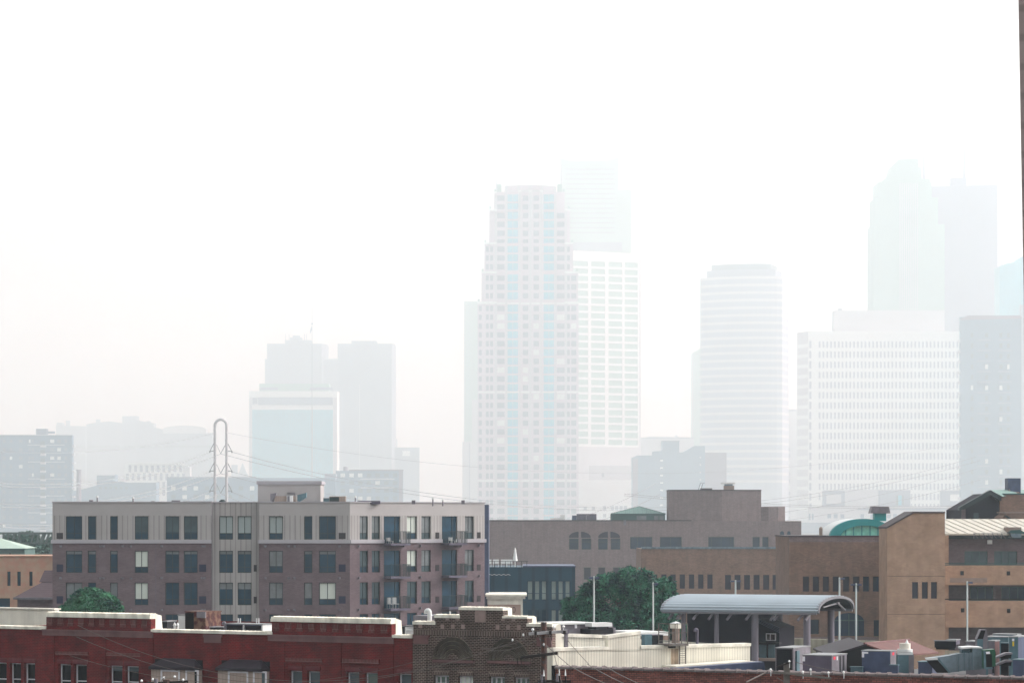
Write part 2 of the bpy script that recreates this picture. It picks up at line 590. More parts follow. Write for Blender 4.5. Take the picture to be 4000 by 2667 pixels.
unit('condenser', 'long black condenser, left of the two behind the low cream coping', 'condenser', 885, 953, 2433, 3.2, .9, 'blue_metal', (.03, .9), .06)
unit('condenser', 'long black condenser, right of the two behind the low cream coping', 'condenser', 958, 1026, 2435, 3.2, .9, 'blue_metal', (.03, .9), .06)
unit('condenser', 'narrow black box beside the sloping cream parapet end', 'condenser', 633, 652, 2423, 5, .8, 'louver', None)
t = unit('rooftop_unit', 'dark rusty red-brown machine box, tallest on the red building roof', 'roof machine', 724, 803, 2386, 4, 1.3, 'rust', (.0, .42, 'black'), None, 'rust')
t.part('side_duct', t.mb().pbox(768, 801, 2388, 2412, 3.9, 4), M['grey_metal'])
unit('exhaust_hood', 'white vent hood on grey curb left of the rusty machine', 'vent', 696, 723, 2400, 4.2, .7, 'white_metal', base=.38)
unit('roof_hatch', 'low dark roof hatch between the rusty machine and the condensers', 'hatch', 821, 872, 2446, 3.4, .7, 'louver')
for k, (px, lb) in enumerate(((682, 'small white capped vent pipe, the left of a pair'), (694, 'small white capped vent pipe, the right of a pair'))):
    t = Th('vent_pipe', lb + ' on the red roof', 'vent', FR, 'capped vent pipes', at=px, z=zr)
    cx, zt = X(px, 2.2), Z(px, 2429, 2.2)
    t.part('pipe', t.mb().cyl(cx, 2.2, zr, zt - .13, .05), M['white_metal'], smooth=True)
    t.part('cap', t.mb().cyl(cx, 2.2, zt - .15, zt, .085, .01), M['white_metal'], smooth=True)


def gooseneck(label, px, py, y, w, r, zb, fr, mat='teal_metal', lean=-1):
    t = Th('gooseneck_vent', label, 'vent', fr, at=px, z=zb)
    cx, zt = fr.X(px, y), fr.Z(px, py, y) - r
    pts = [(cx, y, zb), (cx, y, zt - w)] + [(cx + lean * w * (1 - math.cos(a)) , y, zt - w + w * math.sin(a)) for a in
                                            [i * math.pi / 8 for i in range(1, 9)]] + [(cx + lean * 2 * w, y, zt - w - .06)]
    t.single(t.mb().tube(pts, r, 10), M[mat], smooth=True)
    return t


gooseneck('curved grey vent pipe left of the black condensers', 880, 2425, 3.3, .07, .06, zr, FR, 'grey_metal')
for px, lb in ((930, 'white'), (1002, 'thin white')):
    t = Th('vent_pipe', lb + ' twin vent pipes above the ' + ('left' if px < 950 else 'right') + ' condenser', 'vent', FR, at=px, z=zr)
    m = t.mb()
    for d in (0, .13):
        m.cyl(X(px, 5) + d, 5, zr, Z(px, 2413, 5), .03)
    t.single(m, M['white_metal'], smooth=True)
unit('condenser', 'black fan unit in the gap between red and dark brown buildings', 'condenser', 1569, 1585, 2442, 2.5, .8, 'louver', None, .04)
t = Th('vent_pipe', 'fat horizontal white pipe beside the dark brown building', 'vent', FR, at=1598, z=zr)
t.single(t.mb().tube([(X(1586, 2.6), 2.6, Z(1586, 2460, 2.6)), (X(1611, 2.6), 2.6, Z(1586, 2460, 2.6))], .04).cyl(X(1598, 2.6), 2.6, zr, Z(1586, 2460, 2.6), .03), M['white_metal'])

# ---- cream neighbour roof at the far left
t = Th('warehouse', 'long cream metal parapet behind the red building, far left', 'building', FR, at=0)
m = t.mb().box(X(-200, 7), X(212, 7), 7, 7.4, 0, FR.Z(100, 2378, 7))
t.part('wall', m, M['cream'])
m = t.mb().box(X(-200, 7), X(215, 7), 6.9, 7.5, FR.Z(100, 2378, 7), FR.Z(100, 2373, 7))
t.part('coping', m, M['coping'])

# ================================================================== dark brown brick building with fans
dk = Th('brick_building', 'dark brown brick building with stepped parapet and two brick fans', 'building', FR, at=1885)
holes = []
for a, b in ((1694, 1754), (1789, 1848), (1911, 1972), (2008, 2068)):
    gm = 'blind_white' if a == 1789 else 'green_glass'
    win(dk, FR, (a, b, 2636 + (a - 1700) * .025, 2800), rec=.18, frame=M['window_white'], pane=M[gm], fw=.07, v=(.33, .66), h=(.2, .42),
        holes=holes)
    dk.part('window_header', dk.mb().pbox(a, b + 1, 2617 + (a - 1700) * .025, 2634 + (a - 1700) * .025, -.035, 0), M['dark_soldier'])
zb_ = Z(1880, 2482)
m = dk.mb().wall(X(1612), X(2157), 0, zb_, holes, rd=.28, depth=.8, roof=False)
P_ = [(X(1612), .8), (X(2157), .8), (X(2157) - 7.5, 14), (X(1612) - 3, 14)]
dk.part('rear_wall', dk.mb().plan(P_, 0, zr - .2), M['dark_brick'])
dk.part('roof', dk.mb().plan(P_, zr - .2, zr), M['roof_grey'])
steps = [(1615, 1699, 2438), (1699, 1795, 2412), (1795, 1965, 2382), (1965, 2060, 2414), (2060, 2157, 2446)]
for a, b, y in steps:
    m.box(X(a), X(b), 0, .4, zb_, Z((a + b) / 2, y))
dk.part('wall', m, M['dark_brick'])
tops = [2426, 2400, 2371, 2405.5, 2434.5]
m = dk.mb()
for (a, b, y), yt in zip(steps, tops):
    e0, e1 = (2 if a == 1615 else 1), 1
    x0, x1, z0, z1 = X(a) - .02, X(b) + .02, Z((a + b) / 2, y), Z((a + b) / 2, yt)
    m.box(x0, x1, -.06, .5, z0, z1)
    for i in range(int((x1 - x0) / .22)):
        m.box(x0 + .1 + i * .22, x0 + .125 + i * .22, -.06, .5, z1, z1 + .03)
dk.part('coping', m, M['coping'])
m = dk.mb()
for xr, ya, yb in ((1965, 2370, 2412), (2060, 2404, 2430)):
    z1 = Z(xr, ya)
    m.side([(.41, Z(xr, yb + 4)), (.8, Z(xr, yb + 4)), (.76, z1 - .07), (.5, z1 - .01), (.41, z1 - .01)], X(xr) - 1.6, X(xr) + .03)
m.side([(.41, Z(2157, 2520)), (.9, Z(2157, 2520)), (.8, Z(2157, 2442)), (.5, Z(2157, 2434))], X(2062) + .05, X(2157) - .01)
dk.part('side_cladding', m, M['cream'])
dk.part('stone_panel', dk.mb().pbox(1855, 1897, 2383, 2429, -.03, 0), M['panel_stone'])
m = dk.mb()
for x0, x1, y0, y1 in ((640, 686, 375, 410), (775, 821, 375, 410), (1369, 1414, 385, 420), (1505, 1550, 387, 422), (575, 620, 460, 520),
                       (710, 757, 461, 521), (845, 890, 462, 522), (1297, 1345, 468, 530), (1437, 1482, 470, 532),
                       (1575, 1622, 472, 534), (283, 330, 465, 510)):
    s_ = .2976
    dk.part('stone_block', dk.mb().pbox(1550 + x0 * s_, 1550 + x1 * s_, 2300 + y0 * s_, 2300 + y1 * s_, -.02, 0), M['panel_stone'])
dk.part('soldier_course', dk.mb().pbox(1617, 2105, 2464, 2481.5, -.04, 0), M['dark_soldier'])
for a, b, y in ((1612, 1673, 2480), (2093, 2157, 2490)):
    m = dk.mb().pbox(a, b, y, y + 8, -.14, 0).pbox(a + 3, b - 3, y + 8, y + 33, -.09, 0)
    dk.part('pilaster_cap', m, M['stone'])
    dk.part('pilaster', dk.mb().box(X(a + 4), X(b - 4), -.07, 0, 2, Z(a, y + 33)), M['dark_brick'])
for (cx_, cy_, a, b) in ((1770, 2577, 1688, 1848), (1988, 2581, 1903, 2068)):
    sc_ = X(cx_ + 50) - X(cx_)
    U = sc_ / 50
    c0, z0 = X(cx_), Z(cx_, cy_)
    m = dk.mb()
    mm = dk.mb()
    for ring in range(4):
        r0, r1 = U * (24 + ring * 14.3), U * (24 + (ring + 1) * 14.3 - 1.2)
        nb = 22 + ring * 9
        for i in range(nb):
            a0 = math.pi * (i + .16) / nb
            a1 = math.pi * (i + .84) / nb
            m.prism([(c0 + r * math.cos(q), z0 + r * math.sin(q) * .98) for r, q in ((r0, a0), (r1, a0), (r1, a1), (r0, a1))],
                    -.05 - .006 * ring, 0)
    nn = 40
    mm.prism([(c0 + U * 80 * math.cos(math.pi * i / nn), z0 + U * 78.5 * math.sin(math.pi * i / nn)) for i in range(nn + 1)], -.022, 0)
    fan = dk.part('brick_fan', m, M['fan_brick'])
    dk.part('fan_mortar', mm, M['mortar'], fan)
    dk.part('fan_centre', dk.mb().prism([(c0 + U * 23 * math.cos(math.pi * i / 16), z0 + U * 23 * math.sin(math.pi * i / 16)) for i in range(17)], -.04, 0), M['dark_brick'], fan)
    dk.part('ledge', dk.mb().pbox(a, b, cy_, cy_ + 10, -.18, 0), M['stone'])
gooseneck('curved white vent hood on a grey pipe on the dark brown roof', 1678, 2374, 2.5, .09, .11, zr, FR, 'white_metal')
t = Th('rooftop_unit', 'long pale grey roof machine behind the left steps of the dark brown parapet', 'roof machine', FR, at=1655, z=zr)
t.single(t.mb().pbox(1614, 1700, 2403, 2440, 3, 5), M['grey_metal'])
t = Th('vent_pipe', 'short white pipe behind the second step of the dark parapet', 'vent', FR, at=1758, z=zr)
t.single(t.mb().cyl(X(1758, 2), 2, zr, Z(1758, 2385, 2), .035), M['white_metal'])

# ================================================================== cream ribbed building
FC = Fr((2158, 124.6), (2930, 129.6))
X, Z = FC.X, FC.Z
cb_ = Th('warehouse', 'cream ribbed metal building between the pole and the curved canopy', 'building', FC, at=2550)
zc1 = Z(2300, 2526)
zc0 = Z(2300, 2538)
cb_.part('roof', cb_.mb().box(X(2158), X(2930), .5, 9, zc1 - .7, zc1 - .5), M['roof_grey'])
m = cb_.mb().wall(X(2158), X(2930), 0, zc0, depth=9, roof=False)
m.pprism([(2376, 2545), (2376, 2491), (2502, 2474), (2502, 2545)], 0, .3)
cb_.part('wall', m, M['cream_rib'])
m = cb_.mb().box(X(2158), X(2376), -.05, .5, zc0, zc1).box(X(2502), X(2932), -.05, .5, zc0, zc1)
m.pprism([(2375, 2492), (2375, 2481), (2503, 2463), (2503, 2475)], -.05, .45)
cb_.part('coping', m, M['coping'])
m = cb_.mb().pprism([(2158, 2530), (2158, 2448), (2188, 2434), (2198, 2530)], .5, .8)
cb_.part('side_cladding', m, M['cream'])
m = cb_.mb()
m.pprism([(2186, 2540), (2186, 2484), (2376, 2490), (2376, 2540)], 6.5, 6.8)
cb_.part('rear_parapet', m, M['cream_rib'])
cb_.part('rear_coping', cb_.mb().pprism([(2184, 2485), (2184, 2472), (2377, 2479), (2377, 2491)], 6.4, 6.9), M['coping'])
zroof = zc1 - .5
m = cb_.mb().pprism([(2930, 2580), (2952, 2581), (2952, 2590), (2700, 2606), (2640, 2608), (2640, 2600)], -1.2, -.1)
cb_.part('lower_ledge', m, M['cream'])
FC2 = Fr((2600, 124), (3040, 126))
t = Th('parapet_wall', 'smooth blue-grey parapet below the cream ribbed building', 'wall', FC2, at=2850)
t.single(t.mb().pprism([(2640, 2680), (2640, 2608), (2760, 2600), (2985, 2583), (2995, 2680)], 0, .6), M['blue_metal'])
t = Th('rooftop_unit', 'long pale roof machine with yellow sticker behind the cream parapet', 'roof machine', FC, at=2290, z=zroof)
t.part('casing', t.mb().pbox(2189, 2395, 2437, 2490, 8, 10), M['grey_metal'])
t.part('lid', t.mb().pbox(2187, 2330, 2431, 2437, 7.9, 10.1), M['white_metal'])
t.part('sticker', t.mb().pbox(2273, 2281, 2455, 2463, 7.97, 8), M['label_yellow'], label='square yellow sticker')
t.part('sticker', t.mb().pbox(2246, 2254, 2438, 2452, 7.97, 8), M['label_white'], label='white paper sticker')
t = Th('exhaust_hood', 'black stacked roof fan under a white slab lid', 'vent', FC, at=2352, z=zroof)
t.part('base', t.mb().pbox(2307, 2396, 2456, 2475, 6.95, 7.9), M['louver'])
t.part('neck', t.mb().pbox(2327, 2377, 2446, 2456, 7.1, 7.8), M['louver'])
t.part('lid', t.mb().pbox(2313, 2391, 2431, 2446, 7.1, 7.75), M['white_metal'])
t.part('side_box', t.mb().pbox(2396, 2405, 2450, 2475, 7, 7.9), M['grey_metal'])
t = Th('vent_pipe', 'square grey flue standing behind the pole on the cream roof', 'vent', FC, at=2213, z=zroof)
t.part('pipe', t.mb().pbox(2208, 2219, 2470, 2530, 2, 2.12), M['grey_metal'])
t.part('cap', t.mb().pbox(2203, 2222, 2458, 2474, 1.95, 2.17), M['violet_metal'])
t = Th('condenser', 'black condenser with a grey box on the cream roof beside the platform', 'condenser', FC, at=2560, z=zroof)
t.part('casing', t.mb().pbox(2549, 2590, 2479, 2520, 2.5, 3.2), M['louver'])
t.part('control_box', t.mb().pbox(2519, 2547, 2477, 2519, 2.4, 2.7), M['teal_metal'])
t.part('lid', t.mb().pbox(2534, 2591, 2477, 2480, 2.45, 3.25), M['grey_metal'])
t = Th('roof_slab', 'white low roof slab behind the condenser and platform', 'roof', FC, at=2580, z=zroof)
t.part('slab', t.mb().pbox(2503, 2610, 2467, 2482, 12, 15), M['white_metal'])
t.part('wall', t.mb().pbox(2505, 2608, 2482, 2535, 12.2, 14.8), M['pale_stone'])
# chimney with cap
t = Th('chimney', 'grey brick chimney with white pyramid cap inside the ladder platform', 'chimney', FC, at=2645, z=zroof)
x0, x1, z0, z1 = FC.rect(2636, 2655, 2453, 2520, 2)
t.part('shaft', t.mb().box(x0, x1, 2, 2.25, zroof, z1), M['pale_stone'])
x0, x1 = X(2631, 2), X(2660, 2)
t.part('crown', t.mb().box(x0, x1, 1.93, 2.3, z1, Z(2645, 2435, 2)), M['cream'])
zt = Z(2645, 2435, 2)
m = t.mb().add([(x0 - .03, 1.9, zt), (x1 + .03, 1.9, zt), (x1 + .03, 2.33, zt), (x0 - .03, 2.33, zt), ((x0 + x1) / 2, 2.1, Z(2645, 2425, 2))],
               [(0, 1, 2, 3), (0, 1, 4), (1, 2, 4), (2, 3, 4), (3, 0, 4)])
t.part('cap', m, M['white_metal'])
# platform with ladder
t = Th('access_ladder', 'steel ladder with railed platform on the front of the cream wall', 'ladder', FC, at=2650)
M['old_steel'] = mk('weathered_steel', (.12, .11, .1), .6, var=.3, scale=3)
m = t.mb()
zp, zt, zb = Z(2640, 2512, -.2), Z(2640, 2434, -.2), Z(2640, 2640, -.2)
xs_ = [X(q, -.2) for q in (2604, 2628, 2653, 2676)]
for x in xs_:
    m.box(x - .017, x + .017, -.42, -.385, zp, zt)
for x in (xs_[0], xs_[3]):
    m.box(x - .017, x + .017, .45, .485, zp, zt)
for zz in (zt, (zt * .55 + zp * .45), zp + .12):
    m.box(xs_[0], xs_[3], -.42, -.39, zz - .015, zz + .015)
    m.box(xs_[0] - .015, xs_[0] + .015, -.42, .48, zz - .015, zz + .015)
t.part('railing', m, M['old_steel'])
t.part('platform', t.mb().box(xs_[0] - .05, xs_[3] + .02, -.45, .48, zp - .1, zp), M['old_steel'])
m = t.mb()
xa, xb = X(2653, -.2), X(2677, -.2)
for x in (xa, xb):
    m.box(x - .022, x + .022, -.25, -.2, zb, zp - .1)
k = 14
for i in range(k):
    zz = zb + (i + .5) * (zp - .1 - zb) / k
    m.box(xa, xb, -.24, -.21, zz - .01, zz + .01)
t.part('ladder', m, M['old_steel'])
t.part('bracket', t.mb().pbox(2621, 2640, 2517, 2530, -.3, -.05), M['black'])
M['rust_stain'] = mk('rust_stained_cladding', (.42, .33, .24), .8, var=.3, scale=3, ribs=(.14, .3), streak=.3)
cb_.part('stained_panel', cb_.mb().pbox(2621, 2650, 2532, 2620, -.012, 0), M['rust_stain'], label='rust-stained strip under the platform')
gooseneck('tall blue-grey gooseneck pipe in front of the dark canopy bay', 2723, 2450, 1.5, .06, .065, zroof, FC, 'violet_metal')

# ================================================================== brick wall with tile coping along the bottom
FB = Fr((2170, 118), (4000, 110))
X, Z = FB.X, FB.Z
t = Th('brick_building', 'orange-red brick building whose tiled parapet crosses the bottom right', 'building', FB, at=3000)
zt1, zt0 = Z(3000, 2617), Z(3000, 2628)
t.part('wall', t.mb().wall(X(2162), X(4090), 0, zt0, depth=.5), M['old_brick'])
m = t.mb()
n_ = 46
xw = (X(4090) - X(2160)) / n_
tr = random.Random(3)
for i in range(n_):
    x = X(2160) + i * xw
    dz = tr.uniform(-.012, .012)
    m.side([(-.1, zt0 + dz), (-.1, zt1 - .05 + dz), (.05, zt1 + dz), (.4, zt1 - .02 + dz), (.52, zt0 + dz)], x + .012, x + xw - .05)
    m.side([(-.13, zt0 - .015 + dz), (-.13, zt1 - .03 + dz), (.05, zt1 + .035 + dz), (.42, zt1 + dz), (.55, zt0 + dz)], x + xw - .075, x + xw)
m.box(X(2160), X(4090), -.04, .5, zt0 - .02, zt0 + .02)
t.part('coping', m, M['tile'])
t.part('roof', t.mb().box(X(2960), X(4120), .55, 40, zt1 - 1.3, zt1 - 1.05), M['roof_grey'])
zroof2 = zt1 - 1.05
M['dark_band'] = M['black']
t.part('end_side_shade', t.mb().pbox(2154, 2164, 2598, 2700, -.15, .3), M['black'])  # dark left end side of the brick wall, its shade put in as black
# ================================================================== utility poles and lines in front
def insulator(m, p, r=.05, h=.11):
    m.cyl(p[0], p[1], p[2], p[2] + h * .45, r * .55, r, 8).cyl(p[0], p[1], p[2] + h * .45, p[2] + h, r, r * .45, 8)


FP = Fr((2122, 95))
Pp = lambda x, y, d=0: FP.P(x, y, d)
pole = Th('utility_pole', 'weathered wooden utility pole with two crossarms before the dark brown building', 'utility pole', FP, at=2122)
r0 = .5 * (FP.X(2135) - FP.X(2111))
pole.part('post', pole.mb().cyl(FP.X(2124), 0, 0, FP.Z(2124, 2428), r0 * 1.25, r0 * .92, 14), M['wood_pole'], smooth=True)


def beam(m, p, q, w_, h_):
    p, q = Vector(p), Vector(q)
    d = (q - p).normalized()
    s_ = Vector((-d.y, d.x, 0)).normalized() * w_ / 2
    u = d.cross(s_).normalized() * h_ / 2
    m.add([p - s_ - u, p + s_ - u, p + s_ + u, p - s_ + u, q - s_ - u, q + s_ - u, q + s_ + u, q - s_ + u],
          [(0, 1, 2, 3), (7, 6, 5, 4), (0, 4, 5, 1), (1, 5, 6, 2), (2, 6, 7, 3), (3, 7, 4, 0)])
    return m


pole.part('crossarm', beam(pole.mb(), Pp(2066, 2474, -.35), Pp(2216, 2464, -.1), .09, .095), M['grey_wood'], label='upper pale grey crossarm')
pole.part('crossarm', beam(pole.mb(), Pp(2036, 2567, -.3), Pp(2178, 2549, -.1), .09, .095), M['dark_wood'], label='lower dark crossarm')
for x, y in ((2081, 2462), (2164, 2453), (2201, 2451)):
    m = pole.mb()
    m.cyl(*[Pp(x, y + 8, -.2)[0], -.2], Pp(x, y + 8, -.2)[2], Pp(x, y, -.2)[2] + .02, .012, None, 6)
    insulator(m, Pp(x, y, -.2), .055, .09)
    pole.part('insulator', m, M['porcelain'], smooth=True)
for x, y in ((2044, 2478), (2002, 2498), (2124, 2515)):
    m = pole.mb()
    insulator(m, Pp(x, y + 5, -.2), .035, .09)
    pole.part('insulator', m, M['porcelain'], smooth=True)
for x, y in ((2092, 2470), (2150, 2468), (2205, 2467)):
    pole.part('bracket', pole.mb().pbox(x - 5, x + 5, y - 5, y + 8, -.45, -.05), M['dark_wood'])
pole.part('brace', beam(pole.mb(), Pp(2107, 2485, -.15), Pp(2112, 2505, -.1), .03, .03), M['wire'])
for x in (2020, 2034):
    pole.part('hanger', beam(pole.mb(), Pp(x, 2566, -.3), Pp(x + 3, 2596, -.3), .03, .03), M['dark_wood'])
for x, y in ((2116, 2632), (2176, 2628)):
    m = pole.mb()
    m.cyl(FP.X(x), -.3, FP.Z(x, y + 30), FP.Z(x, y), .05, .035, 8)
    pole.part('cutout_switch', m, M['grey_metal'])
for x, y in ((2124, 2612), (2184, 2609), (2208, 2610)):
    m = pole.mb().cyl(FP.X(x), -.35, FP.Z(x, y + 25), FP.Z(x, y), .03, .008, 8)
    pole.part('bushing', m, M['porcelain'])
    pole.part('bushing_base', pole.mb().cyl(FP.X(x) + .01, -.35, FP.Z(x, y + 60), FP.Z(x, y + 25), .025, None, 8), M['black'])
m = beam(pole.mb(), Pp(2100, 2660, -.3), Pp(2230, 2660, -.2), .09, .1)
pole.part('crossarm', m, M['dark_wood'], label='lowest crossarm at the bottom edge')
pole.part('conduit', pole.mb().tube([Pp(2113, 2432, -.22), Pp(2113, 2560, -.22), Pp(2112, 2700, -.22)], .008, 5), M['wire'])

FP2 = Fr((3078, 92))
p2 = Th('utility_pole', 'small dark utility pole with a sloping crossarm, bottom right by the brick wall', 'utility pole', FP2, at=3078)
Q = lambda x, y, d=0: FP2.P(x, y, d)
p2.part('post', p2.mb().box(FP2.X(3062), FP2.X(3084), -.08, .1, 0, FP2.Z(3078, 2588)), M['old_steel'])
p2.part('crossarm', beam(p2.mb(), Q(3018, 2622, -.15), Q(3247, 2648, -.1), .07, .07), M['old_steel'])
p2.part('top_bar', beam(p2.mb(), Q(3034, 2604, -.1), Q(3088, 2584, -.1), .05, .05), M['dark_wood'])
for x, y in ((3010, 2612), (3166, 2612), (3236, 2624), (3295, 2622), (3136, 2622), (3083, 2580)):
    m = p2.mb()
    insulator(m, Q(x, y + 7, -.1), .042, .09)
    m.cyl(FP2.X(x), -.1, FP2.Z(x, y + 26), FP2.Z(x, y + 7), .012, None, 6)
    p2.part('insulator', m, M['porcelain'], smooth=True)
p2.part('brace', beam(p2.mb(), Q(3075, 2668, -.1), Q(3035, 2645, -.1), .03, .03), M['wire'])

FP3 = Fr((650, 92))
p3 = Th('utility_pole', 'cluttered top of a dark utility pole poking up at the bottom edge, lower left', 'utility pole', FP3, at=650)
p3.part('post', p3.mb().cyl(FP3.X(650), 0, 0, FP3.Z(650, 2652), .11, None, 10), M['wood_pole'])
p3.part('crossarm', beam(p3.mb(), FP3.P(560, 2668, 0), FP3.P(735, 2660, 0), .09, .07), M['dark_wood'])
for x, y in ((597, 2650), (682, 2640), (715, 2652), (640, 2644), (553, 2656)):
    m = p3.mb()
    insulator(m, FP3.P(x, y + 6, -.05), .045, .08)
    p3.part('insulator', m, M['porcelain'], smooth=True)
p3.part('transformer', p3.mb().cyl(FP3.X(612), -.2, FP3.Z(612, 2700), FP3.Z(612, 2648), .07, None, 12), M['grey_metal'], smooth=True)
p3.part('jumper_wire', p3.mb().tube([FP3.P(628, 2668, -.1), FP3.P(632, 2654, -.1), FP3.P(640, 2646, -.1), FP3.P(650, 2642, -.1)], .01, 5), M['wire'])


def wire(label, a, b, sag=.3, r=.02, n=24, group='overhead wires', mat='wire', name='overhead_wire', ext=(0, 0)):
    """a, b = (px, py, distance)"""
    pa = Vector(((a[0] - CX) * a[2] / F, a[2], CZ + (HY - a[1]) * a[2] / F))
    pb = Vector(((b[0] - CX) * b[2] / F, b[2], CZ + (HY - b[1]) * b[2] / F))
    fr = Fr((CX, 1))
    fr.m = Matrix()
    t_ = Th(name, label, 'wire', fr, group)
    t_.mat = Matrix.Translation(pa)
    t_.inv = t_.mat.inverted()
    pts = []
    for i in range(n + 1):
        s_ = -ext[0] + (1 + ext[0] + ext[1]) * i / n
        p = pa + (pb - pa) * s_
        p.z -= sag * 4 * s_ * (1 - s_)
        pts.append(p)
    t_.single(MB(fr).tube(pts, r, 4), M[mat])
    return t_


wire('upper of two thin wires crossing the red building to the wooden pole', (1050, 2652, 100), (2075, 2478, 94.8), .55, .011, ext=(.8, 0))
wire('lower of two thin wires crossing the red building to the wooden pole', (1040, 2668, 99), (2040, 2492, 94.8), .5, .011, ext=(.8, 0))
wire('thin wire low over the red wall, left of the pole', (900, 2668, 98), (1700, 2560, 97), .3, .009, ext=(.8, 0))
wire('dark cable drooping left from the upper crossarm', (1880, 2530, 96), (2070, 2484, 94.7), .12, .016)
wire('dark cable beside the drooping one, left of the upper crossarm', (1900, 2538, 96), (2095, 2500, 94.7), .12, .016)
for k, (a, b, lb) in enumerate((((2215, 2592), (2420, 2690), 'left'), ((2295, 2592), (2490, 2690), 'middle'), ((2360, 2598), (2550, 2690), 'right'))):
    wire(f'pale slanting wire crossing the orange brick wall below the cream wall, {lb} of three', (*a, 105), (*b, 92), .05, .014, ext=(0, .8))
wire('pale wire slanting down from the wooden pole over the cream wall', (2106, 2492, 94.6), (2220, 2594, 104.8), .02, .012)
wire('pale wire slanting from the flue across the cream wall', (2218, 2500, 100), (2300, 2592, 104.8), .02, .009)
wire('dark drop wire hanging right of the wooden pole down the brick corner', (2146, 2480, 94.6), (2200, 2680, 93), .05, .009)
wire('dark cable in front of the grey roof machines', (3110, 2585, 100), (3560, 2650, 96), .12, .012)
wire('thick pale strut wire with white insulator over the orange bricks', (2914, 2663, 91), (2992, 2624, 92), 0, .022)
# ================================================================== roof machines behind the brick wall (right)
RS = 110.0
FH = Fr((3000, 118), (4000, 114))


def obox(name, label, cat, L_, C_, R_, yt, Y, body, body2=None, top='lid_metal', z0=None, group=None, front=None, n=0):
    """machine seen corner-on: photo columns of its left edge, near corner and right edge, top row at distance Y"""
    z0 = zroof2 if z0 is None else z0
    U = F / Y
    a, b = max(C_ - L_, 1) / U, max(R_ - C_, 1) / U
    ang = math.atan2(b, a) if b < a * 3 else .9
    wA = a / math.cos(.45)
    wB = b / math.sin(.45) if b > .02 else .6
    wB = min(wB, 2.2)
    fr = Fr((C_, Y))
    c, s_ = math.cos(.45), math.sin(.45)
    t_ = Vector((c, -s_, 0))
    # plane of the left-hand face runs from far left to the near corner
    fr.t, fr.b = t_, Vector((s_, c, 0))
    fr.m = Matrix(((c, s_, 0, fr.o.x), (-s_, c, 0, fr.o.y), (0, 0, 1, 0), (0, 0, 0, 1)))
    z1 = CZ + (HY - yt) * Y / F
    t = Th(name, label, cat, fr, group, z=z0)
    t.part('casing', t.mb().box(-wA, 0, 0, wB, z0 + .08, z1 - .04), M[body])
    t.part('curb', t.mb().box(-wA + .05, -.05, .05, wB - .05, z0, z0 + .08), M['black'])
    t.part('lid', t.mb().box(-wA - .03, .03, -.03, wB + .03, z1 - .04, z1), M[top])
    t.w = (wA, wB, z0, z1)
    if body2:
        t.part('side_panel', t.mb().box(0, .012, .02, wB - .02, z0 + .1, z1 - .06), M[body2])
    if front:
        m = t.mb()
        k = int((z1 - z0 - .25) / .085)
        m.box(-wA + .05, -.05, -.01, 0, z0 + .12, z1 - .07)
        for i in range(k):
            zz = z0 + .14 + i * .085
            m.box(-wA + .05, -.05, -.03, -.01, zz, zz + .03)
        t.part('louver', m, M[front])
    for i in range(n):
        x = -wA * (i + 1) / (n + 1)
        t.part('panel_seam', t.mb().box(x - .012, x + .012, -.008, 0, z0 + .1, z1 - .06), M['violet_metal'])
    return t


def sticker(t, x0, x1, z0, z1, mat, side=False, label=None):
    m = t.mb()
    if side:
        m.box(.012, .018, x0, x1, z0, z1)
    else:
        m.box(x0, x1, -.014, -.006, z0, z1)
    t.part('sticker', m, M[mat], label=label)


t = obox('rooftop_unit', 'grey roof machine with a black louvred left face, below the canopy columns', 'roof machine', 3032, 3098, 3195, 2528, 124, 'grey_metal', 'grey_metal', front='louver')
wA, wB, a0, a1 = t.w
t.part('control_box', t.mb().box(.012, .09, .25, .6, a0 + .35, a1 - .15), M['teal_metal'])
sticker(t, .3, .42, a1 - .4, a1 - .16, 'label_white', True)
t = obox('rooftop_unit', 'violet-grey roof machine with small red sticker, second from the left', 'roof machine', 3141, 3248, 3326, 2557, 118, 'violet_metal', 'grey_metal', n=0)
wA, wB, a0, a1 = t.w
sticker(t, .22, .45, a1 - .2, a1 - .08, 'label_red', True, 'red sticker')
sticker(t, .62, .72, a1 - .24, a1 - .08, 'label_white', True)
sticker(t, -wA, -wA + .1, a1 - .28, a1 - .08, 'label_white')
for k in (.95, 1.35):
    t.part('louver', t.mb().box(.012, .02, k, k + .22, a0 + .12, a1 - .08), M['louver'])
t = obox('rooftop_unit', 'blue-grey roof machine with yellow and red stickers beside the white vent stack', 'roof machine', 3373, 3477, 3508, 2540, 119, 'blue_metal', 'grey_metal')
wA, wB, a0, a1 = t.w
sticker(t, -wA * .74, -wA * .6, a0 + .22, a0 + .36, 'label_yellow', False, 'square yellow sticker')
sticker(t, .25, .5, a1 - .2, a1 - .08, 'label_red', True, 'red sticker')
sticker(t, -wA, -wA + .1, a1 - .3, a1 - .06, 'label_white')
sticker(t, -wA + .1, -wA + .28, a1 - .14, a1 - .07, 'label_white')
# shed with dark gable and red-brown roof
FS = Fr((3385, 132))
t = Th('shed', 'black gabled shed with a red-brown ribbed roof behind the roof machines', 'shed', FS, at=3385, z=zroof2 - 1)
M['rib_roof'] = mk('red_brown_ribbed_roof', (.13, .055, .05), .7, var=.2, scale=.8, ribs=(.2, .3))
zs = FS.Z(3385, 2514)
xl, xr, xa = FS.X(3238), FS.X(3470), FS.X(3385)
t.part('wall', t.mb().prism([(xl + .15, zroof2 - 1), (xr, zroof2 - 1), (xr, FS.Z(3470, 2545)), (xa, zs - .04), (xl + .15, FS.Z(3248, 2556))], 0, 7), M['black'])
zA = zs
m = t.mb()
e_r = (FS.X(3475), 0, FS.Z(3475, 2546))
back = (xa + 1.9, 9, FS.Z(3385, 2514) + .18)
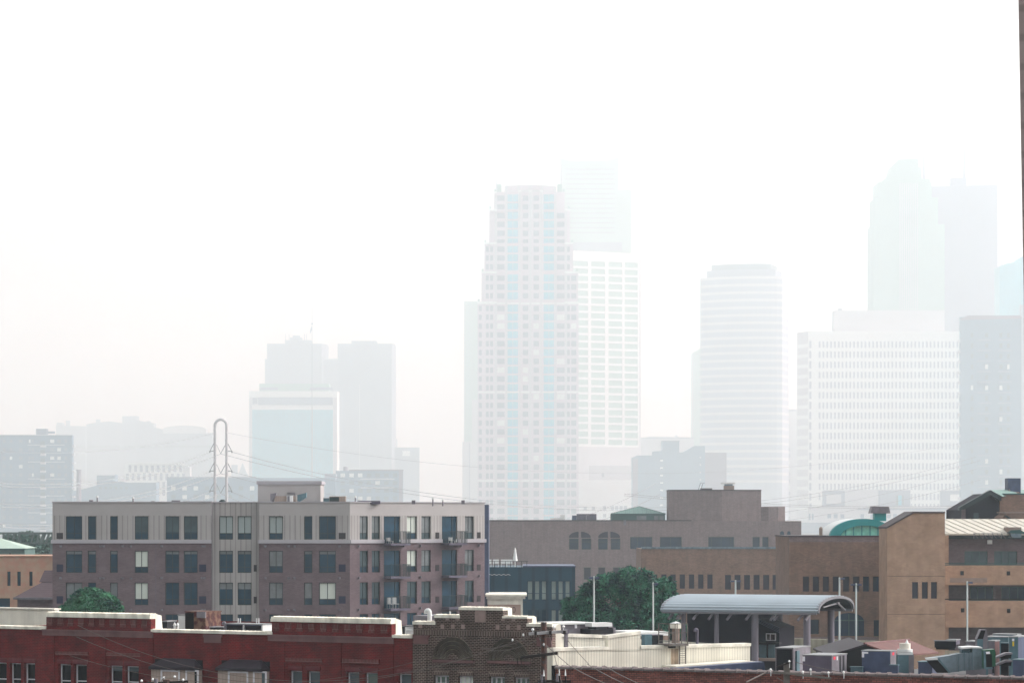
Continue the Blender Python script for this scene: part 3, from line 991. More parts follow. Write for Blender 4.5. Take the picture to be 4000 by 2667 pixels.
# right slope of the roof, running back to the right
m.add([(xa, -.05, zs), e_r, (e_r[0] + .8, 1, e_r[2] - .08), (FS.X(3568), 3.5, FS.Z(3568, 2569)), (FS.X(3668, 9), 9, FS.Z(3668, 2546, 9)), (FS.X(3552, 9), 9, FS.Z(3552, 2498, 9))],
      [(0, 1, 2, 3, 4, 5)])
m2 = [(x, y, z - .07) for x, y, z in m.v[:6]]
n_ = len(m.v)
m.add(m2, [(5, 4, 3, 2, 1, 0)])
for i in range(6):
    m.f.append((i, (i + 1) % 6, (i + 1) % 6 + n_, i + n_))
t.part('roof', m, M['rib_roof'])
t.part('roof', t.mb().add([(xa, -.06, zs + .02), (xl, -.06, FS.Z(3240, 2556)), (xl, 7, FS.Z(3240, 2556)), (xa, 7, zs + .02),
                           (xa, -.06, zs - .06), (xl, -.06, FS.Z(3240, 2556) - .08), (xl, 7, FS.Z(3240, 2556) - .08), (xa, 7, zs - .06)],
                          [(0, 1, 2, 3), (7, 6, 5, 4), (0, 4, 5, 1), (1, 5, 6, 2), (2, 6, 7, 3), (3, 7, 4, 0)]), M['dark_roof'])
t.part('ridge_cap', t.mb().tube([(xa - .1, 0, zs + .02), (FS.X(3552, 9), 9, FS.Z(3552, 2497, 9))], .06, 6), M['stone'])
# round vent on square base
FV = Fr((3538, 117))
t = Th('vent_stack', 'square blue-grey flue topped by a white drum vent, before the red-brown shed roof', 'vent', FV, at=3538, z=zroof2)
x0, x1, z0, z1 = FV.rect(3509, 3569, 2556, 2630)
t.part('base', t.mb().box(x0, x1, 0, .62, zroof2, z1), M['teal_metal'])
t.part('side_panel', t.mb().box(x1 - .2, x1 + .012, -.012, .6, zroof2 + .05, z1 - .02), M['grey_metal'])
t.part('rim', t.mb().box(x0 + .02, x1 - .02, .02, .6, z1, z1 + .1), M['white_metal'])
cx = (x0 + x1) / 2
t.part('flange', t.mb().cyl(cx, .31, FV.Z(3538, 2545), FV.Z(3538, 2535), .32, None, 20), M['white_metal'], smooth=True)
t.part('drum', t.mb().cyl(cx, .31, FV.Z(3538, 2537), FV.Z(3538, 2512), .23, None, 20), M['cream'], smooth=True)
t.part('collar', t.mb().cyl(cx, .31, z1 + .08, FV.Z(3538, 2543), .26, None, 20), M['grey_metal'], smooth=True)
t.part('cone_cap', t.mb().cyl(cx + .08, .31, FV.Z(3538, 2512), FV.Z(3538, 2497), .08, .01, 12), M['white_metal'], smooth=True)
# dark condensers
for (a, b, c, yt, Y, lb) in ((3656, 3733, 3736, 2500, 121, 'black condenser on the shiny ductwork, in front of its twin'),
                             (3700, 3734, 3756, 2496, 124, 'grey condenser half hidden behind the black one')):
    t = obox('condenser', lb, 'condenser', a, b, c, yt, Y, 'louver' if Y == 121 else 'grey_metal', 'violet_metal', front='louver', z0=FV.Z(3700, 2554) if Y == 121 else FV.Z(3700, 2553), group=None)
# ductwork
FD = Fr((3700, 114.5), (3850, 114.5))
t = Th('air_duct', 'shiny blue-silver duct with a slanted black mouth at its left end', 'duct', FD, at=3720, z=zroof2)
t.part('elbow', t.mb().pprism([(3622, 2571), (3718, 2558), (3718, 2624), (3708, 2625)], 0, .8), M['silver'])
t.part('mouth', t.mb().pprism([(3618, 2577), (3662, 2577), (3706, 2626), (3660, 2626)], -.03, 0), M['black'])
t.part('mouth_rim', t.mb().pprism([(3615, 2569), (3662, 2567), (3664, 2575), (3619, 2577)], -.06, .1), M['white_metal'])
t.part('mouth_rim', t.mb().pprism([(3662, 2570), (3668, 2570), (3714, 2626), (3706, 2626)], -.06, 0), M['teal_metal'])
for i, (a, b, y0, y1, y2, y3) in enumerate(((3718, 3742, 2556, 2553, 2622, 2624), (3743, 3766, 2552, 2550, 2618, 2621), (3767, 3784, 2550, 2548, 2616, 2618), (3785, 3797, 2548, 2546, 2614, 2616))):
    t.part('duct_section', t.mb().pprism([(a, y0), (b, y1), (b, y2), (a, y3)], .02 * (i % 2), .8), M['silver'])
    t.part('flange', t.mb().pprism([(b, y1 - 1.5), (b + 2.5, y1 - 1.5), (b + 2.5, y2 + 1), (b, y2 + 1)], -.03, .83), M['teal_metal'])
t.part('plenum', t.mb().pprism([(3799, 2530), (3838, 2531), (3840, 2612), (3799, 2615)], -.02, .9), M['silver'])
t.part('plenum_lid', t.mb().pprism([(3757, 2527), (3798, 2524), (3836, 2526), (3838, 2531), (3798, 2530), (3757, 2534)], -.05, .95), M['white_metal'])
t.part('rear_section', t.mb().pprism([(3757, 2534), (3799, 2530), (3799, 2556), (3757, 2556)], .3, .9), M['teal_metal'])
# upright intake
FI = Fr((3835, 118))
t = Th('intake_duct', 'upright grey duct with a tall slanted black opening, above the green box', 'duct', FI, at=3840, z=zroof2)
t.part('casing', t.mb().pprism([(3816, 2494), (3831, 2458), (3853, 2458), (3858, 2480), (3858, 2560), (3818, 2560)], 0, .5), M['grey_metal'])
t.part('opening', t.mb().pprism([(3819, 2493), (3833, 2460), (3850, 2460), (3840, 2494)], -.02, 0), M['black'])
t.part('front_panel', t.mb().pprism([(3817, 2495), (3840, 2495), (3840, 2560), (3819, 2560)], -.012, 0), M['teal_metal'])
# green box
FG = Fr((3866, 113.5))
t = Th('equipment_box', 'dark green metal box with a grey frame right of the shiny duct', 'box', FG, at=3866, z=zroof2)
t.part('casing', t.mb().pprism([(3844, 2538), (3885, 2534), (3889, 2545), (3889, 2600), (3845, 2610)], 0, .6), M['green_paint'])
t.part('front_frame', t.mb().pprism([(3842, 2540), (3850, 2540), (3852, 2604), (3876, 2604), (3878, 2611), (3845, 2612)], -.03, 0), M['teal_metal'])
t.part('opening', t.mb().pprism([(3852, 2553), (3874, 2553), (3876, 2602), (3853, 2604)], -.02, 0), M['black'])
t.part('sticker', t.mb().pprism([(3851, 2544), (3866, 2543), (3868, 2552), (3853, 2553)], -.035, -.01), M['label_white'])
t.part('leg', t.mb().pbox(3877, 3884, 2600, 2628, 0, .1), M['black'])
# machines at the far right
obox('rooftop_unit', 'pinkish-grey roof machine behind the green box', 'roof machine', 3862, 3885, 3914, 2500, 122, 'grey_metal', 'stone')
obox('rooftop_unit', 'low grey roof machine behind the intake duct', 'roof machine', 3780, 3870, 3912, 2504, 130, 'grey_metal', 'grey_metal', z0=zroof2 - .4)
obox('rooftop_unit', 'pale topped blue-grey machine second from the right edge', 'roof machine', 3858, 3938, 3972, 2485, 128, 'teal_metal', 'teal_metal', z0=zroof2 - .3)
obox('rooftop_unit', 'blue-grey machine with a pale round-edged lid, farthest back at right', 'roof machine', 3885, 3972, 3996, 2475, 133, 'teal_metal', 'blue_metal', z0=zroof2 - .5)
t = obox('rooftop_unit', 'blue-grey machine with yellow sticker cut by the right edge', 'roof machine', 3944, 3976, 4040, 2484, 121, 'teal_metal', 'blue_metal')
wA, wB, a0, a1 = t.w
sticker(t, -wA * .6, -wA * .42, a1 - .42, a1 - .22, 'label_yellow', False, 'yellow sticker')
sticker(t, -wA * .65, -wA * .4, a1 - .2, a1 - .1, 'label_white')
for k, (a, b, c, yt, Y, lb, bd) in enumerate(((3960, 3999, 4030, 2574, 113, 'lowest blue box with black base at the right edge', 'blue_metal'),
                                      (3912, 3938, 3948, 2508, 123.5, 'dark louvred box between the pinkish and the blue machines', 'louver'),
                                      (3590, 3640, 3665, 2582, 116, 'dark blue low box between the vent stack and the black duct mouth', 'blue_metal'),
                                      (3478, 3506, 3512, 2594, 116, 'low blue box between the stickered machine and the vent stack', 'blue_metal'),
                                      (3325, 3366, 3374, 2602, 119, 'low white topped duct between two roof machines', 'teal_metal'))):
    obox('equipment_box', lb, 'box', a, b, c, yt, Y, bd, bd, top='teal_metal')
FG2 = Fr((3920, 114.5))
for k, (y, lb) in enumerate(((2548, 'upper'), (2577, 'lower'))):
    t = Th('vent_hood', f'{lb} of two pale slanting rain hoods right of the green box', 'vent', FG2, at=3920, z=zroof2)
    t.part('hood', t.mb().pprism([(3892, y + 16), (3930, y), (3955, y), (3955, y + 6), (3930, y + 8), (3895, y + 22)], 0, .5), M['grey_metal'])
    t.part('opening', t.mb().pprism([(3894, y + 20), (3928, y + 8), (3952, y + 7), (3950, y + 22)], .05, .45), M['black'])

# ================================================================== curved canopy
FK = Fr((2580, 193), (3195, 189.3))
W = 10.6
t = Th('canopy', 'curved silver barrel roof on grey columns above a dark open bay', 'canopy', FK, at=2890, z=0)
M['canopy_metal'] = mk('pale_corrugated_roof', (.3, .36, .41), .5, var=.08, scale=.3, spec=.5)
M['fascia'] = flat('grey_fascia', (.15, .15, .17), .5)
M['column'] = mk('grey_column', (.15, .14, .17), .7, var=.1, scale=1)
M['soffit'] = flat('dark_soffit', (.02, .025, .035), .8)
x0, x1 = FK.X(2580), FK.X(3195)
ze = FK.Z(2890, 2390)
zp = FK.Z(2890, 2326, W / 2)
rise = zp - ze
n_ = 30
arc = [(W * .5 - W * .5 * math.cos(math.pi * i / n_), rise * math.sin(math.pi * i / n_) ** .8) for i in range(n_ + 1)]
m = t.mb()
fine = []
k_ = 36
for i in range(k_ + 1):
    a = math.pi * i / k_
    b_ = .1 * (i % 2)
    fine.append((W * .5 - (W * .5 + b_) * math.cos(a), ze + (rise + b_) * max(math.sin(a), 0) ** .8))
m.add([(x, y, z) for x in (x0, x1) for y, z in fine], [(i, i + 1, i + 1 + k_ + 1, i + k_ + 1) for i in range(k_)])
t.part('roof', m, M['canopy_metal'], recalc=False)
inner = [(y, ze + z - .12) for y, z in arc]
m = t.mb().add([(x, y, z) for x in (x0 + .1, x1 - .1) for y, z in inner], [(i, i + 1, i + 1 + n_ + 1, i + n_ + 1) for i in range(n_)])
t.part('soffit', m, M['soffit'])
for xx in (x0, x1 - .14):
    out_ = [(y, ze + z + .05) for y, z in arc]
    inn = [(W * .5 + (y - W * .5) * .965, ze + z * .93 - .06) for y, z in arc]
    m = t.mb()
    for i in range(n_):
        m.side([out_[i], out_[i + 1], inn[i + 1], inn[i]], xx, xx + .18)
    t.part('end_arch', m, M['fascia'])
t.part('gutter', t.mb().box(x0 + .1, x1 - .1, -.06, .12, ze - .12, ze), M['fascia'])
t.part('gutter', t.mb().box(x0 + .1, x1 - .1, W - .12, W + .06, ze - .2, ze), M['fascia'])
for px in (2612, 2645, 2708, 2768, 2840, 2914, 3010, 3024, 3117, 3146):
    x = FK.X(px)
    t.part('strut', t.mb().tube([(x, -.02, ze - .5), (x + .2, .5, ze - .08)], .09, 8), M['grey_metal'], smooth=True)
for px in (2670, 2799, 2949, 3152):
    x = FK.X(px, .5)
    t.part('column', t.mb().cyl(x, .5, 0, ze - .1, .24 if px > 2800 else .16, None, 14), M['column'], smooth=True)
for px in (3044, 3246):
    x = FK.X(px, W - .8)
    t.part('column', t.mb().cyl(x, W - .8, 0, ze - .1, .24, None, 14), M['column'], smooth=True)
m = t.mb()
m.tube([(x1 - .5, W - .6, ze - .1), (x1 - .2, W * .6, ze + rise * .55)], .07, 6).tube([(x1 - .3, W * .25, ze + .3), (x1 - .3, W * .7, ze + rise * .5)], .06, 6)
t.part('brace', m, M['fascia'])
FK2 = Fr((2580, 200), (3195, 196))
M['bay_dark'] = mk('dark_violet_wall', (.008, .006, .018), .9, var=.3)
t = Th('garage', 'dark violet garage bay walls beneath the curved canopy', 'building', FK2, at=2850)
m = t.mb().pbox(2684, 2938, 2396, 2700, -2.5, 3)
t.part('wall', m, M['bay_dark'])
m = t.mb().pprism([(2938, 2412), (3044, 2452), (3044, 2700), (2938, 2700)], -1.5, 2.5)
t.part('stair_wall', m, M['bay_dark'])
m = t.mb()
for i in range(4):
    m.pprism([(2962, 2414 + i * 5), (3044, 2450 + i * 6), (3044, 2452 + i * 6), (2962, 2416 + i * 5)], -1.62, -1.55, at=-1.6)
t.part('stair_rail', m, M['blue_metal'])
win(t, FK2, (2992, 3031, 2472, 2501), y=-1.6, rec=0, frame=M['window_white'], pane=M['black_glass'], fw=.06, v=(.45,), proud=.05)
t.part('ledge', t.mb().pbox(2962, 3044, 2507, 2514, -2.1, -1.5), M['louver'])
for a, b in ((2965, 2993), (3001, 3026)):
    t.part('glass_panel', t.mb().pbox(a, b, 2516, 2572, -1.62, -1.5), M['teal_metal'])
t.part('walkway', t.mb().pbox(2935, 3035, 2570, 2580, -2.5, -1.4), M['pale_stone'])
t = Th('roof_slab', 'white horizontal slab edge seen through the gap under the canopy', 'roof', Fr((3000, 230)), at=3000, z=12)
t.single(t.mb().pbox(2955, 3040, 2402, 2418, 0, 3), M['white_metal'])
# retaining wall
FW = Fr((3040, 235), (3480, 228))
M['concrete'] = mk('stained_pale_concrete', (.34, .32, .25), .85, var=.15, scale=.6, streak=.35)
t = Th('retaining_wall', 'pale stained concrete wall behind the canopy columns', 'wall', FW, at=3260)
t.single(t.mb().box(FW.X(3030), FW.X(3560), 0, .4, 0, FW.Z(3260, 2497)), M['concrete'])

# ================================================================== light poles
M['pole_white'] = flat('pale_painted_pole', (.5, .56, .56), .5)


def lamp(px, yt, Y, label, dual=True, wpx=8):
    fr = Fr((px, Y))
    t = Th('light_pole', label, 'light pole', fr, 'parking light poles')
    zt = fr.Z(px, yt)
    r = .5 * wpx * Y / F
    t.part('post', t.mb().cyl(0, 0, 0, zt - .06, r * 1.05, r * .85, 8), M['pole_white'], smooth=True)
    t.part('cap', t.mb().cyl(0, 0, zt - .06, zt, r, r * .6, 8), M['pole_white'])
    k = Y / F
    for s in ((-1, 1) if dual else (1,)):
        m = t.mb().box(min(0, s * 6 * k), max(0, s * 6 * k), -.03, .03, zt - .12, zt - .07)
        a, b = sorted((s * 6 * k, s * 20 * k))
        m.box(a, b, -.22, .22, zt - .16, zt - .04)
        t.part('lamp_head', m, M['blue_metal'])
    return t


lamp(2320, 2249, 165, 'pale pole with two lamp arms in the middle of the big tree')
lamp(2551, 2273, 160, 'pale pole at the right side of the big tree, one lamp arm', False)
lamp(2873, 2264, 225, 'pale pole rising just above the curved canopy')
lamp(3279, 2254, 222, 'taller pale pole right of the canopy end, before the brown windows', False)
lamp(3344, 2277, 205, 'shorter pale pole just outside the canopy end with a bright lamp head')
lamp(3778, 2269, 205, 'pale pole before the terraced tan building at right', False)

# ================================================================== apartment building
M['lilac_brick'] = mk('lilac_brown_brick', (.145, .108, .118), .85, var=.2, scale=.6, brick=(.3, .09, .012, (.15, .11, .13), .25))
M['siding'] = mk('grey_beige_board_siding', (.37, .355, .35), .75, var=.09, scale=.3, streak=.12, ribs=(.46, .3))
M['siding_plain'] = mk('plain_grey_beige_siding', (.37, .355, .355), .75, var=.08, scale=.3)
M['band'] = mk('pale_band', (.38, .37, .4), .7, var=.06)
M['apt_frame'] = flat('dark_green_frame', (.014, .03, .033), .5)
M['apt_glass'] = glass('deep_blue_glass', (.01, .045, .08), .15, .35, scale=.5)
M['apt_glass2'] = glass('grey_blue_glass', (.05, .085, .1), .15, .5, scale=.6)
M['apt_glass3'] = glass('pale_reflecting_glass', (.16, .18, .19), .15, .5, scale=.6)
M['vent_dark'] = mk('dark_vent_grille', (.035, .03, .035), .7, hribs=(.08, .5))
M['vent_navy'] = mk('navy_vent_grille', (.015, .018, .05), .7, hribs=(.08, .5))
FA = Fr((205, 250))
FA2 = Fr((1365, 250), (1893, 259.5))
apt = Th('apartment_building', 'five-storey lilac brick apartment building with grey top floor and balconies', 'building', FA, at=780)
X, Z = FA.X, FA.Z
rows = [(2015, 2106), (2150, 2236), (2274, 2362), (2398, 2490)]
c1 = [(257, 321), (343, 375), (430, 460), (526, 579), (646, 700), (718, 772)]
c2 = [(856, 910), (928, 982)]
c3 = [(1051, 1105), (1188, 1220), (1246, 1312)]
sty = {}        # (column left edge, row) -> pane, blind segs
for key in ((526, 1), (526, 2), (1051, 0), (856, 0), (928, 0), (1246, 2)):
    sty[key] = ('apt_glass', (0, .7), 'blind_white' if key in ((526, 1), (526, 2), (1246, 2)) else 'blind')
for key in ((526, 0), (646, 0), (718, 0), (1051, 1), (1051, 2), (1188, 2), (430, 2), (257, 2)):
    sty[key] = ('apt_glass', (0, .66), 'apt_glass3' if key[1] != 0 else 'apt_glass2')
for key in ((856, 1), (928, 1), (856, 2), (928, 2), (646, 1), (718, 1), (1246, 1), (1188, 1), (257, 1), (343, 1), (430, 1)):
    sty[key] = ('apt_glass', (0, .12 if key[0] not in (856, 928) or key[1] == 1 else .26), 'apt_glass3')


def apt_windows(cols, fr, y, dark=True, rws=rows, dy=None):
    hs_ = []
    for a, b in cols:
        for r, (u, v_) in enumerate(rws):
            st = sty.get((a, r), ('apt_glass', None, None))
            wide = b - a > 45 or fr is FA2
            win(apt, fr, (a, b, u, v_), y=y, rec=.16, frame=M['apt_frame'], pane=M[st[0]], fw=.07 if fr is FA else .06,
                v=(.5,) if wide else (), h=(.74,), blind=st[1], bm=M[st[2]] if st[2] else None, holes=hs_)
    return hs_


ztop = Z(780, 1962)
zband = Z(780, 2113)
zroofa = ztop
h1 = apt_windows(c1, FA, 0)
h2 = apt_windows(c2, FA, .7)
h3 = apt_windows(c3, FA, 0)
up = lambda hs_, z: ([h for h in hs_ if h[3] > z], [h for h in hs_ if h[3] <= z])
for (a, b, hs_, y) in ((205, 826, h1, 0), (1012, 1367, h3, 0)):
    u, l = up(hs_, zband)
    apt.part('wall', apt.mb().wall(X(a), X(b), 0, Z(780, 2121), l, y=y, rd=.22, depth=11 - y, roof=False), M['lilac_brick'])
    m = apt.mb().wall(X(a), X(b), Z(780, 2107), Z(780, 2012), u, y=y, rd=.22, depth=11 - y, roof=False)
    apt.part('upper_wall', m, M['siding'])
    m = apt.mb().box(X(a), X(b), y, 11, Z(780, 2012), ztop)
    apt.part('parapet', m, M['siding_plain'])
    m = apt.mb().box(X(a) - .12, X(b) + (.12 if a == 1 else 0), -.13, 11, Z(780, 2121), Z(780, 2107))
    apt.part('band', m, M['band'])
    apt.part('coping', apt.mb().box(X(a) - .05, X(b) + .05, -.08, 11.05, ztop, ztop + .09), M['band'])
apt.part('wall', apt.mb().wall(X(826, .7), X(1012, .7), 0, ztop - .01, h2, y=.7, rd=.22, depth=10, roof=True), M['siding'])
apt.part('coping', apt.mb().box(X(826, .7), X(1012, .7), .6, 10, ztop - .01, ztop + .07), M['band'])
apt.part('corner_recess', apt.mb().box(X(823), X(826) + .02, .1, .7, 0, ztop - .02), M['grey_metal'])
# angled wing
X2, Z2 = FA2.X, FA2.Z
xq = X2(1893)
cw = [(1405, 1438), (1452, 1485), (1590, 1629), (1646, 1683), (1816, 1851)]
for key in ((1590, 0), (1590, 1)):
    sty[key] = ('apt_glass', (0, .72), 'blind_white')
for key in ((1405, 0), (1452, 0), (1646, 0), (1646, 1), (1816, 0), (1816, 1)):
    sty[key] = ('apt_glass2', (0, .7), 'apt_glass3')
for key in ((1405, 2), (1452, 2), (1590, 2), (1646, 2), (1816, 2), (1405, 1), (1452, 1)):
    sty[key] = ('apt_glass', (0, .68), 'apt_glass2')
zr_ = [(Z(780, u), Z(780, v_)) for u, v_ in rows]
hw = []
for a, b in cw:
    for r, (zu, zv) in enumerate(zr_):
        st = sty.get((a, r), ('apt_glass', None, None))
        c = (a + b) / 2
        d = FA2.D(c)
        yu, yv = HY - (zu - CZ) * F / d, HY - (zv - CZ) * F / d
        win(apt, FA2, (a, b, yu, yv), y=0, rec=.16, frame=M['apt_frame'], pane=M[st[0]], fw=.055, v=(.5,), h=(.73,),
            blind=st[1], bm=M[st[2]] if st[2] else None, holes=hw)
bal = []
for a, b in ((1499, 1564), (1726, 1786)):
    for r, (zu, zv) in enumerate(zr_):
        bal.append((X2(a), X2(b), zv - .35, zu, r))
u, l = up(hw + [q[:4] for q in bal], zband)
zb1, zb2, zu2 = Z(780, 2121), Z(780, 2107), Z(780, 2012)
xs0 = X2(1367)
apt.part('wall', apt.mb(FA2).wall(xs0, xq, 0, zb1, l, rd=.22, depth=10, roof=False), M['lilac_brick'])
apt.part('upper_wall', apt.mb(FA2).wall(xs0, xq, zb2, zu2, u, rd=.22, depth=10, roof=False), M['siding'])
apt.part('parapet', apt.mb(FA2).box(xs0, xq, 0, 10, zu2, ztop), M['siding_plain'])
apt.part('coping', apt.mb(FA2).box(xs0, xq + .08, -.08, 10, ztop, ztop + .09), M['band'])
m = apt.mb(FA2)
e = [xs0] + [v_ for q in bal[::4] for v_ in q[:2]] + [xq + .12]
for i in range(0, len(e), 2):
    m.box(e[i], e[i + 1], -.13, 0, zb1, zb2)
apt.part('band', m, M['band'])
M['balcony_deep'] = glass('balcony_glazing', (.006, .045, .085), .25, .3, scale=.8)
for q in bal:
    x0, x1, z0, z1, r = q
    apt.part('balcony_door', apt.mb(FA2).box(x0, x1, .2, .24, z0, z1), M['balcony_deep'])
    b_ = apt.part('balcony', apt.mb(FA2).box(x0 - .02, x1 + .32, -1.1, 0, z0 - .2, z0 - .02), M['violet_metal'])
    m = apt.mb(FA2)
    zt = z0 + 1.02
    for k in range(15):
        x = x0 + k * (x1 + .3 - x0) / 14
        m.box(x - .014, x + .014, -1.1, -1.07, z0 - .02, zt)
    for k in range(8):
        y = -1.08 + k * .14
        m.box(x1 + .29, x1 + .32, y - .014, y + .014, z0 - .02, zt)
        m.box(x0 - .01, x0 + .02, y - .014, y + .014, z0 - .02, zt)
    m.box(x0 - .02, x1 + .33, -1.12, -1.06, zt, zt + .04).box(x1 + .28, x1 + .33, -1.06, 0, zt, zt + .04)
    apt.part('railing', m, M['apt_frame'], b_)
    m = apt.mb(FA2).box(x0 + .1, x0 + .16, .15, .2, z0, z1 - .05).box(x1 - .5, x1 - .44, .15, .2, z0, z1 - .05)
    apt.part('door_frame', m, M['apt_frame'], b_)
# chairs on balconies
for k, (q, dx, lb) in enumerate(((bal[2], .35, 'white slatted chair on the lower left balcony, left one'), (bal[2], .95, 'white slatted chair on the lower left balcony, right one'),
                                 (bal[0], .25, 'white chair on the top left balcony'), (bal[4], .7, 'white chair on the top right balcony'))):
    x0, x1, z0, z1, r = q
    t = Th('balcony_chair', lb, 'chair', FA2, 'white balcony chairs')
    t.mat = FA2.m @ Matrix.Translation((x0 + dx, -.5, z0 - .02))
    t.inv = t.mat.inverted()
    hh = .95 if k < 2 else .5
    m = t.mb()
    for s in range(6):
        m.box(x0 + dx - .22 + s * .085, x0 + dx - .17 + s * .085, -.32, -.29, z0 + .42 * hh, z0 + hh)
    t.part('backrest', m, M['white_metal'])
    t.part('seat', t.mb().box(x0 + dx - .23, x0 + dx + .25, -.75, -.3, z0 + .38 * hh, z0 + .42 * hh), M['white_metal'])
    for s in ((-.21, -.73), (.21, -.73), (-.21, -.33), (.21, -.33)):
        t.part('leg', t.mb().box(x0 + dx + s[0] - .02, x0 + dx + s[0] + .02, s[1] - .02, s[1] + .02, z0 - .02, z0 + .38 * hh), M['white_metal'])
# vents, wall lamps
for a, b, rr in ((221, 246, (0, 1, 2)), (778, 805, (1, 2)), (1323, 1350, (0, 1, 2))):
    for r in rr:
        y = (2080, 2203, 2327)[r]
        apt.part('vent_grille', apt.mb().pbox(a, b, y, y + (24 if r == 0 else 29), -.03, 0), M['vent_dark' if r == 0 else 'vent_navy'])
for r in (1, 2):
    y = (0, 2205, 2329)[r]
    apt.part('vent_grille', apt.mb().box(X(991, .67), X(1003, .67), .67, .7, Z(997, y + 26, .67), Z(997, y, .67)), M['vent_dark'])
for a, b in ((1701, 1715), (1863, 1877)):
    for r in range(3):
        zz = zr_[r][1]
        apt.part('vent_grille', apt.mb(FA2).box(X2(a), X2(b), -.03, 0, zz + .05, zz + .6), M['vent_dark'])
for px in (238, 393, 405, 479, 512, 632, 790, 799, 1037, 1128, 1151, 1326):
    for y in (2132, 2256, 2380):
        z = Z(px, y)
        apt.part('wall_lamp', apt.mb().cyl(X(px), -.12, z - .1, z + .08, .1, .12, 8), M['grey_metal'], smooth=True)
for px in (1400, 1576, 1641, 1800, 1870):
    for y in (2132, 2256, 2380):
        z = Z(780, y)
        apt.part('wall_lamp', apt.mb(FA2).cyl(X2(px), -.1, z - .1, z + .08, .09, .11, 8), M['grey_metal'], smooth=True)
for px in (608,):
    apt.part('joint_strip', apt.mb().box(X(px), X(px) + .03, -.006, 0, 0, zb1), M['violet_metal'])
# dark end wall of a rear wing
t = Th('apartment_building', 'narrow dark rear wing peeking out beyond the right end of the apartments', 'building', Fr((1900, 268)), at=1900)
t.single(t.mb().pbox(1885, 1909, 1970, 2700, 0, 8), M['blue_metal'])
# penthouse and roof kit
zrf = ztop
ph = Th('roof_penthouse', 'grey boxy penthouse with cornice on the apartment roof', 'penthouse', FA, at=1130, z=zrf - .5)
x0, x1, z0, z1 = FA.rect(1007, 1252, 1891, 1975, 4.5)
ph.part('wall', ph.mb().box(x0, x1, 4.5, 9.5, zrf - .5, z1), M['siding_plain'])
ph.part('cornice', ph.mb().box(x0 - .1, x1 + .1, 4.4, 9.6, z1, z1 + .3), M['band'])
m = ph.mb()
for i in range(4):
    m.box(FA.X(1122, 4.5), FA.X(1153, 4.5), 4.44, 4.5, FA.Z(1137, 1925 + i * 4, 4.5), FA.Z(1137, 1923 + i * 4, 4.5))
ph.part('louver', m, M['grey_metal'])
unit('rooftop_unit', 'long beige air handler in front of the apartment penthouse', 'roof machine', 1072, 1154, 1934, 2.2, 1.2, 'beige', None, None, 'band', z0=zrf - .3, fr=FA)
unit('condenser', 'small pale condenser box at the right end of the air handler', 'condenser', 1120, 1143, 1932, 1.6, .5, 'white_metal', (.1, .5, 'grey_metal'), None, z0=zrf - .3, fr=FA)
for a, b, lb in ((1056, 1080, 'left'), (1162, 1196, 'right')):
    t = Th('vent_hood', f'slanted metal rain hood on the {lb} of the air handler', 'vent', FA, at=(a + b) / 2, z=zrf - .3)
    t.single(t.mb().pprism([(a, 1928 if lb == 'left' else 1932), (b, 1924), (b - 6 if lb == 'left' else b, 1942), (a + 8, 1958), (a, 1956)], 2, 3), M['teal_metal' if lb == 'right' else 'grey_metal'])
unit('condenser', 'black and white condenser right of the apartment penthouse', 'condenser', 1286, 1350, 1936, 2, .9, 'beige', (.02, .6, 'apt_frame'), None, 'white_metal', z0=zrf - .3, fr=FA)
unit('condenser', 'small dark box left of the black and white condenser', 'condenser', 1263, 1287, 1944, 2, .8, 'teal_metal', None, z0=zrf - .3, fr=FA)
dm = Th('vent_dome', 'dark round dome vent on the apartment roof by the tall arch pylon', 'vent', FA, at=869, z=zrf - .2)
m = dm.mb()
cxx, zz = X(869, 1.5), Z(869, 1962, 1.5)
for i in range(4):
    a0, a1 = i * math.pi / 8, (i + 1) * math.pi / 8
    m.cyl(cxx, 1.5, zz + .28 * math.sin(a0), zz + .28 * math.sin(a1), .33 * math.cos(a0), max(.33 * math.cos(a1), .01), 14)
dm.part('dome', m, M['apt_frame'], smooth=True)
dm.part('base', dm.mb().cyl(cxx, 1.5, zrf - .2, zz, .33, None, 14), M['apt_frame'])
for i, (px, yt, w_, lb) in enumerate(((380, 1936, 5, 'T-topped vent pipe near the left end of the apartment roof'), (520, 1940, 4, 'second vent pipe from the left on the apartment roof'),
                      (1388, 1937, 4, 'thin vent pipe right of the condensers on the apartment roof'), (1691, 1943, 6, 'tallest of the vents toward the right end of the apartment roof'),
                      (1730, 1950, 5, 'short vent right of the tallest one at the right end'))):
    t = Th('vent_pipe', lb, 'vent', FA, at=px, z=zrf)
    x = FA.X(px, 1.2)
    k = 1.2
    zt = FA.Z(px, yt, k)
    t.part('pipe', t.mb().cyl(x, k, zrf - .3, zt - .12, .06), M['grey_metal'], smooth=True)
    t.part('cap', t.mb().cyl(x, k, zt - .14, zt, .11, .09), M['white_metal'], smooth=True)
for i, (a, b, yt, lb) in enumerate(((348, 362, 1952, 'small box vent left of the T-topped pipe'), (590, 602, 1956, 'small box vent in the middle of the left roof'),
                    (670, 702, 1953, 'pair of low pale vents left of the arch pylon'), (715, 828, 1957, 'long low dark curb left of the arch pylon'),
                    (1396, 1485, 1955, 'long low roof curb right of the thin pipe'), (1608, 1622, 1953, 'small box vent left of the tallest vent'),
                    (1802, 1815, 1953, 'small box vent nearest the right end of the roof'))):
    t = Th('roof_vent', lb, 'vent', FA, at=(a + b) / 2, z=zrf - .1)
    t.single(t.mb().pbox(a, b, yt, 1968, 1.4, 1.9), M['grey_metal' if b - a < 50 else 'violet_metal'])

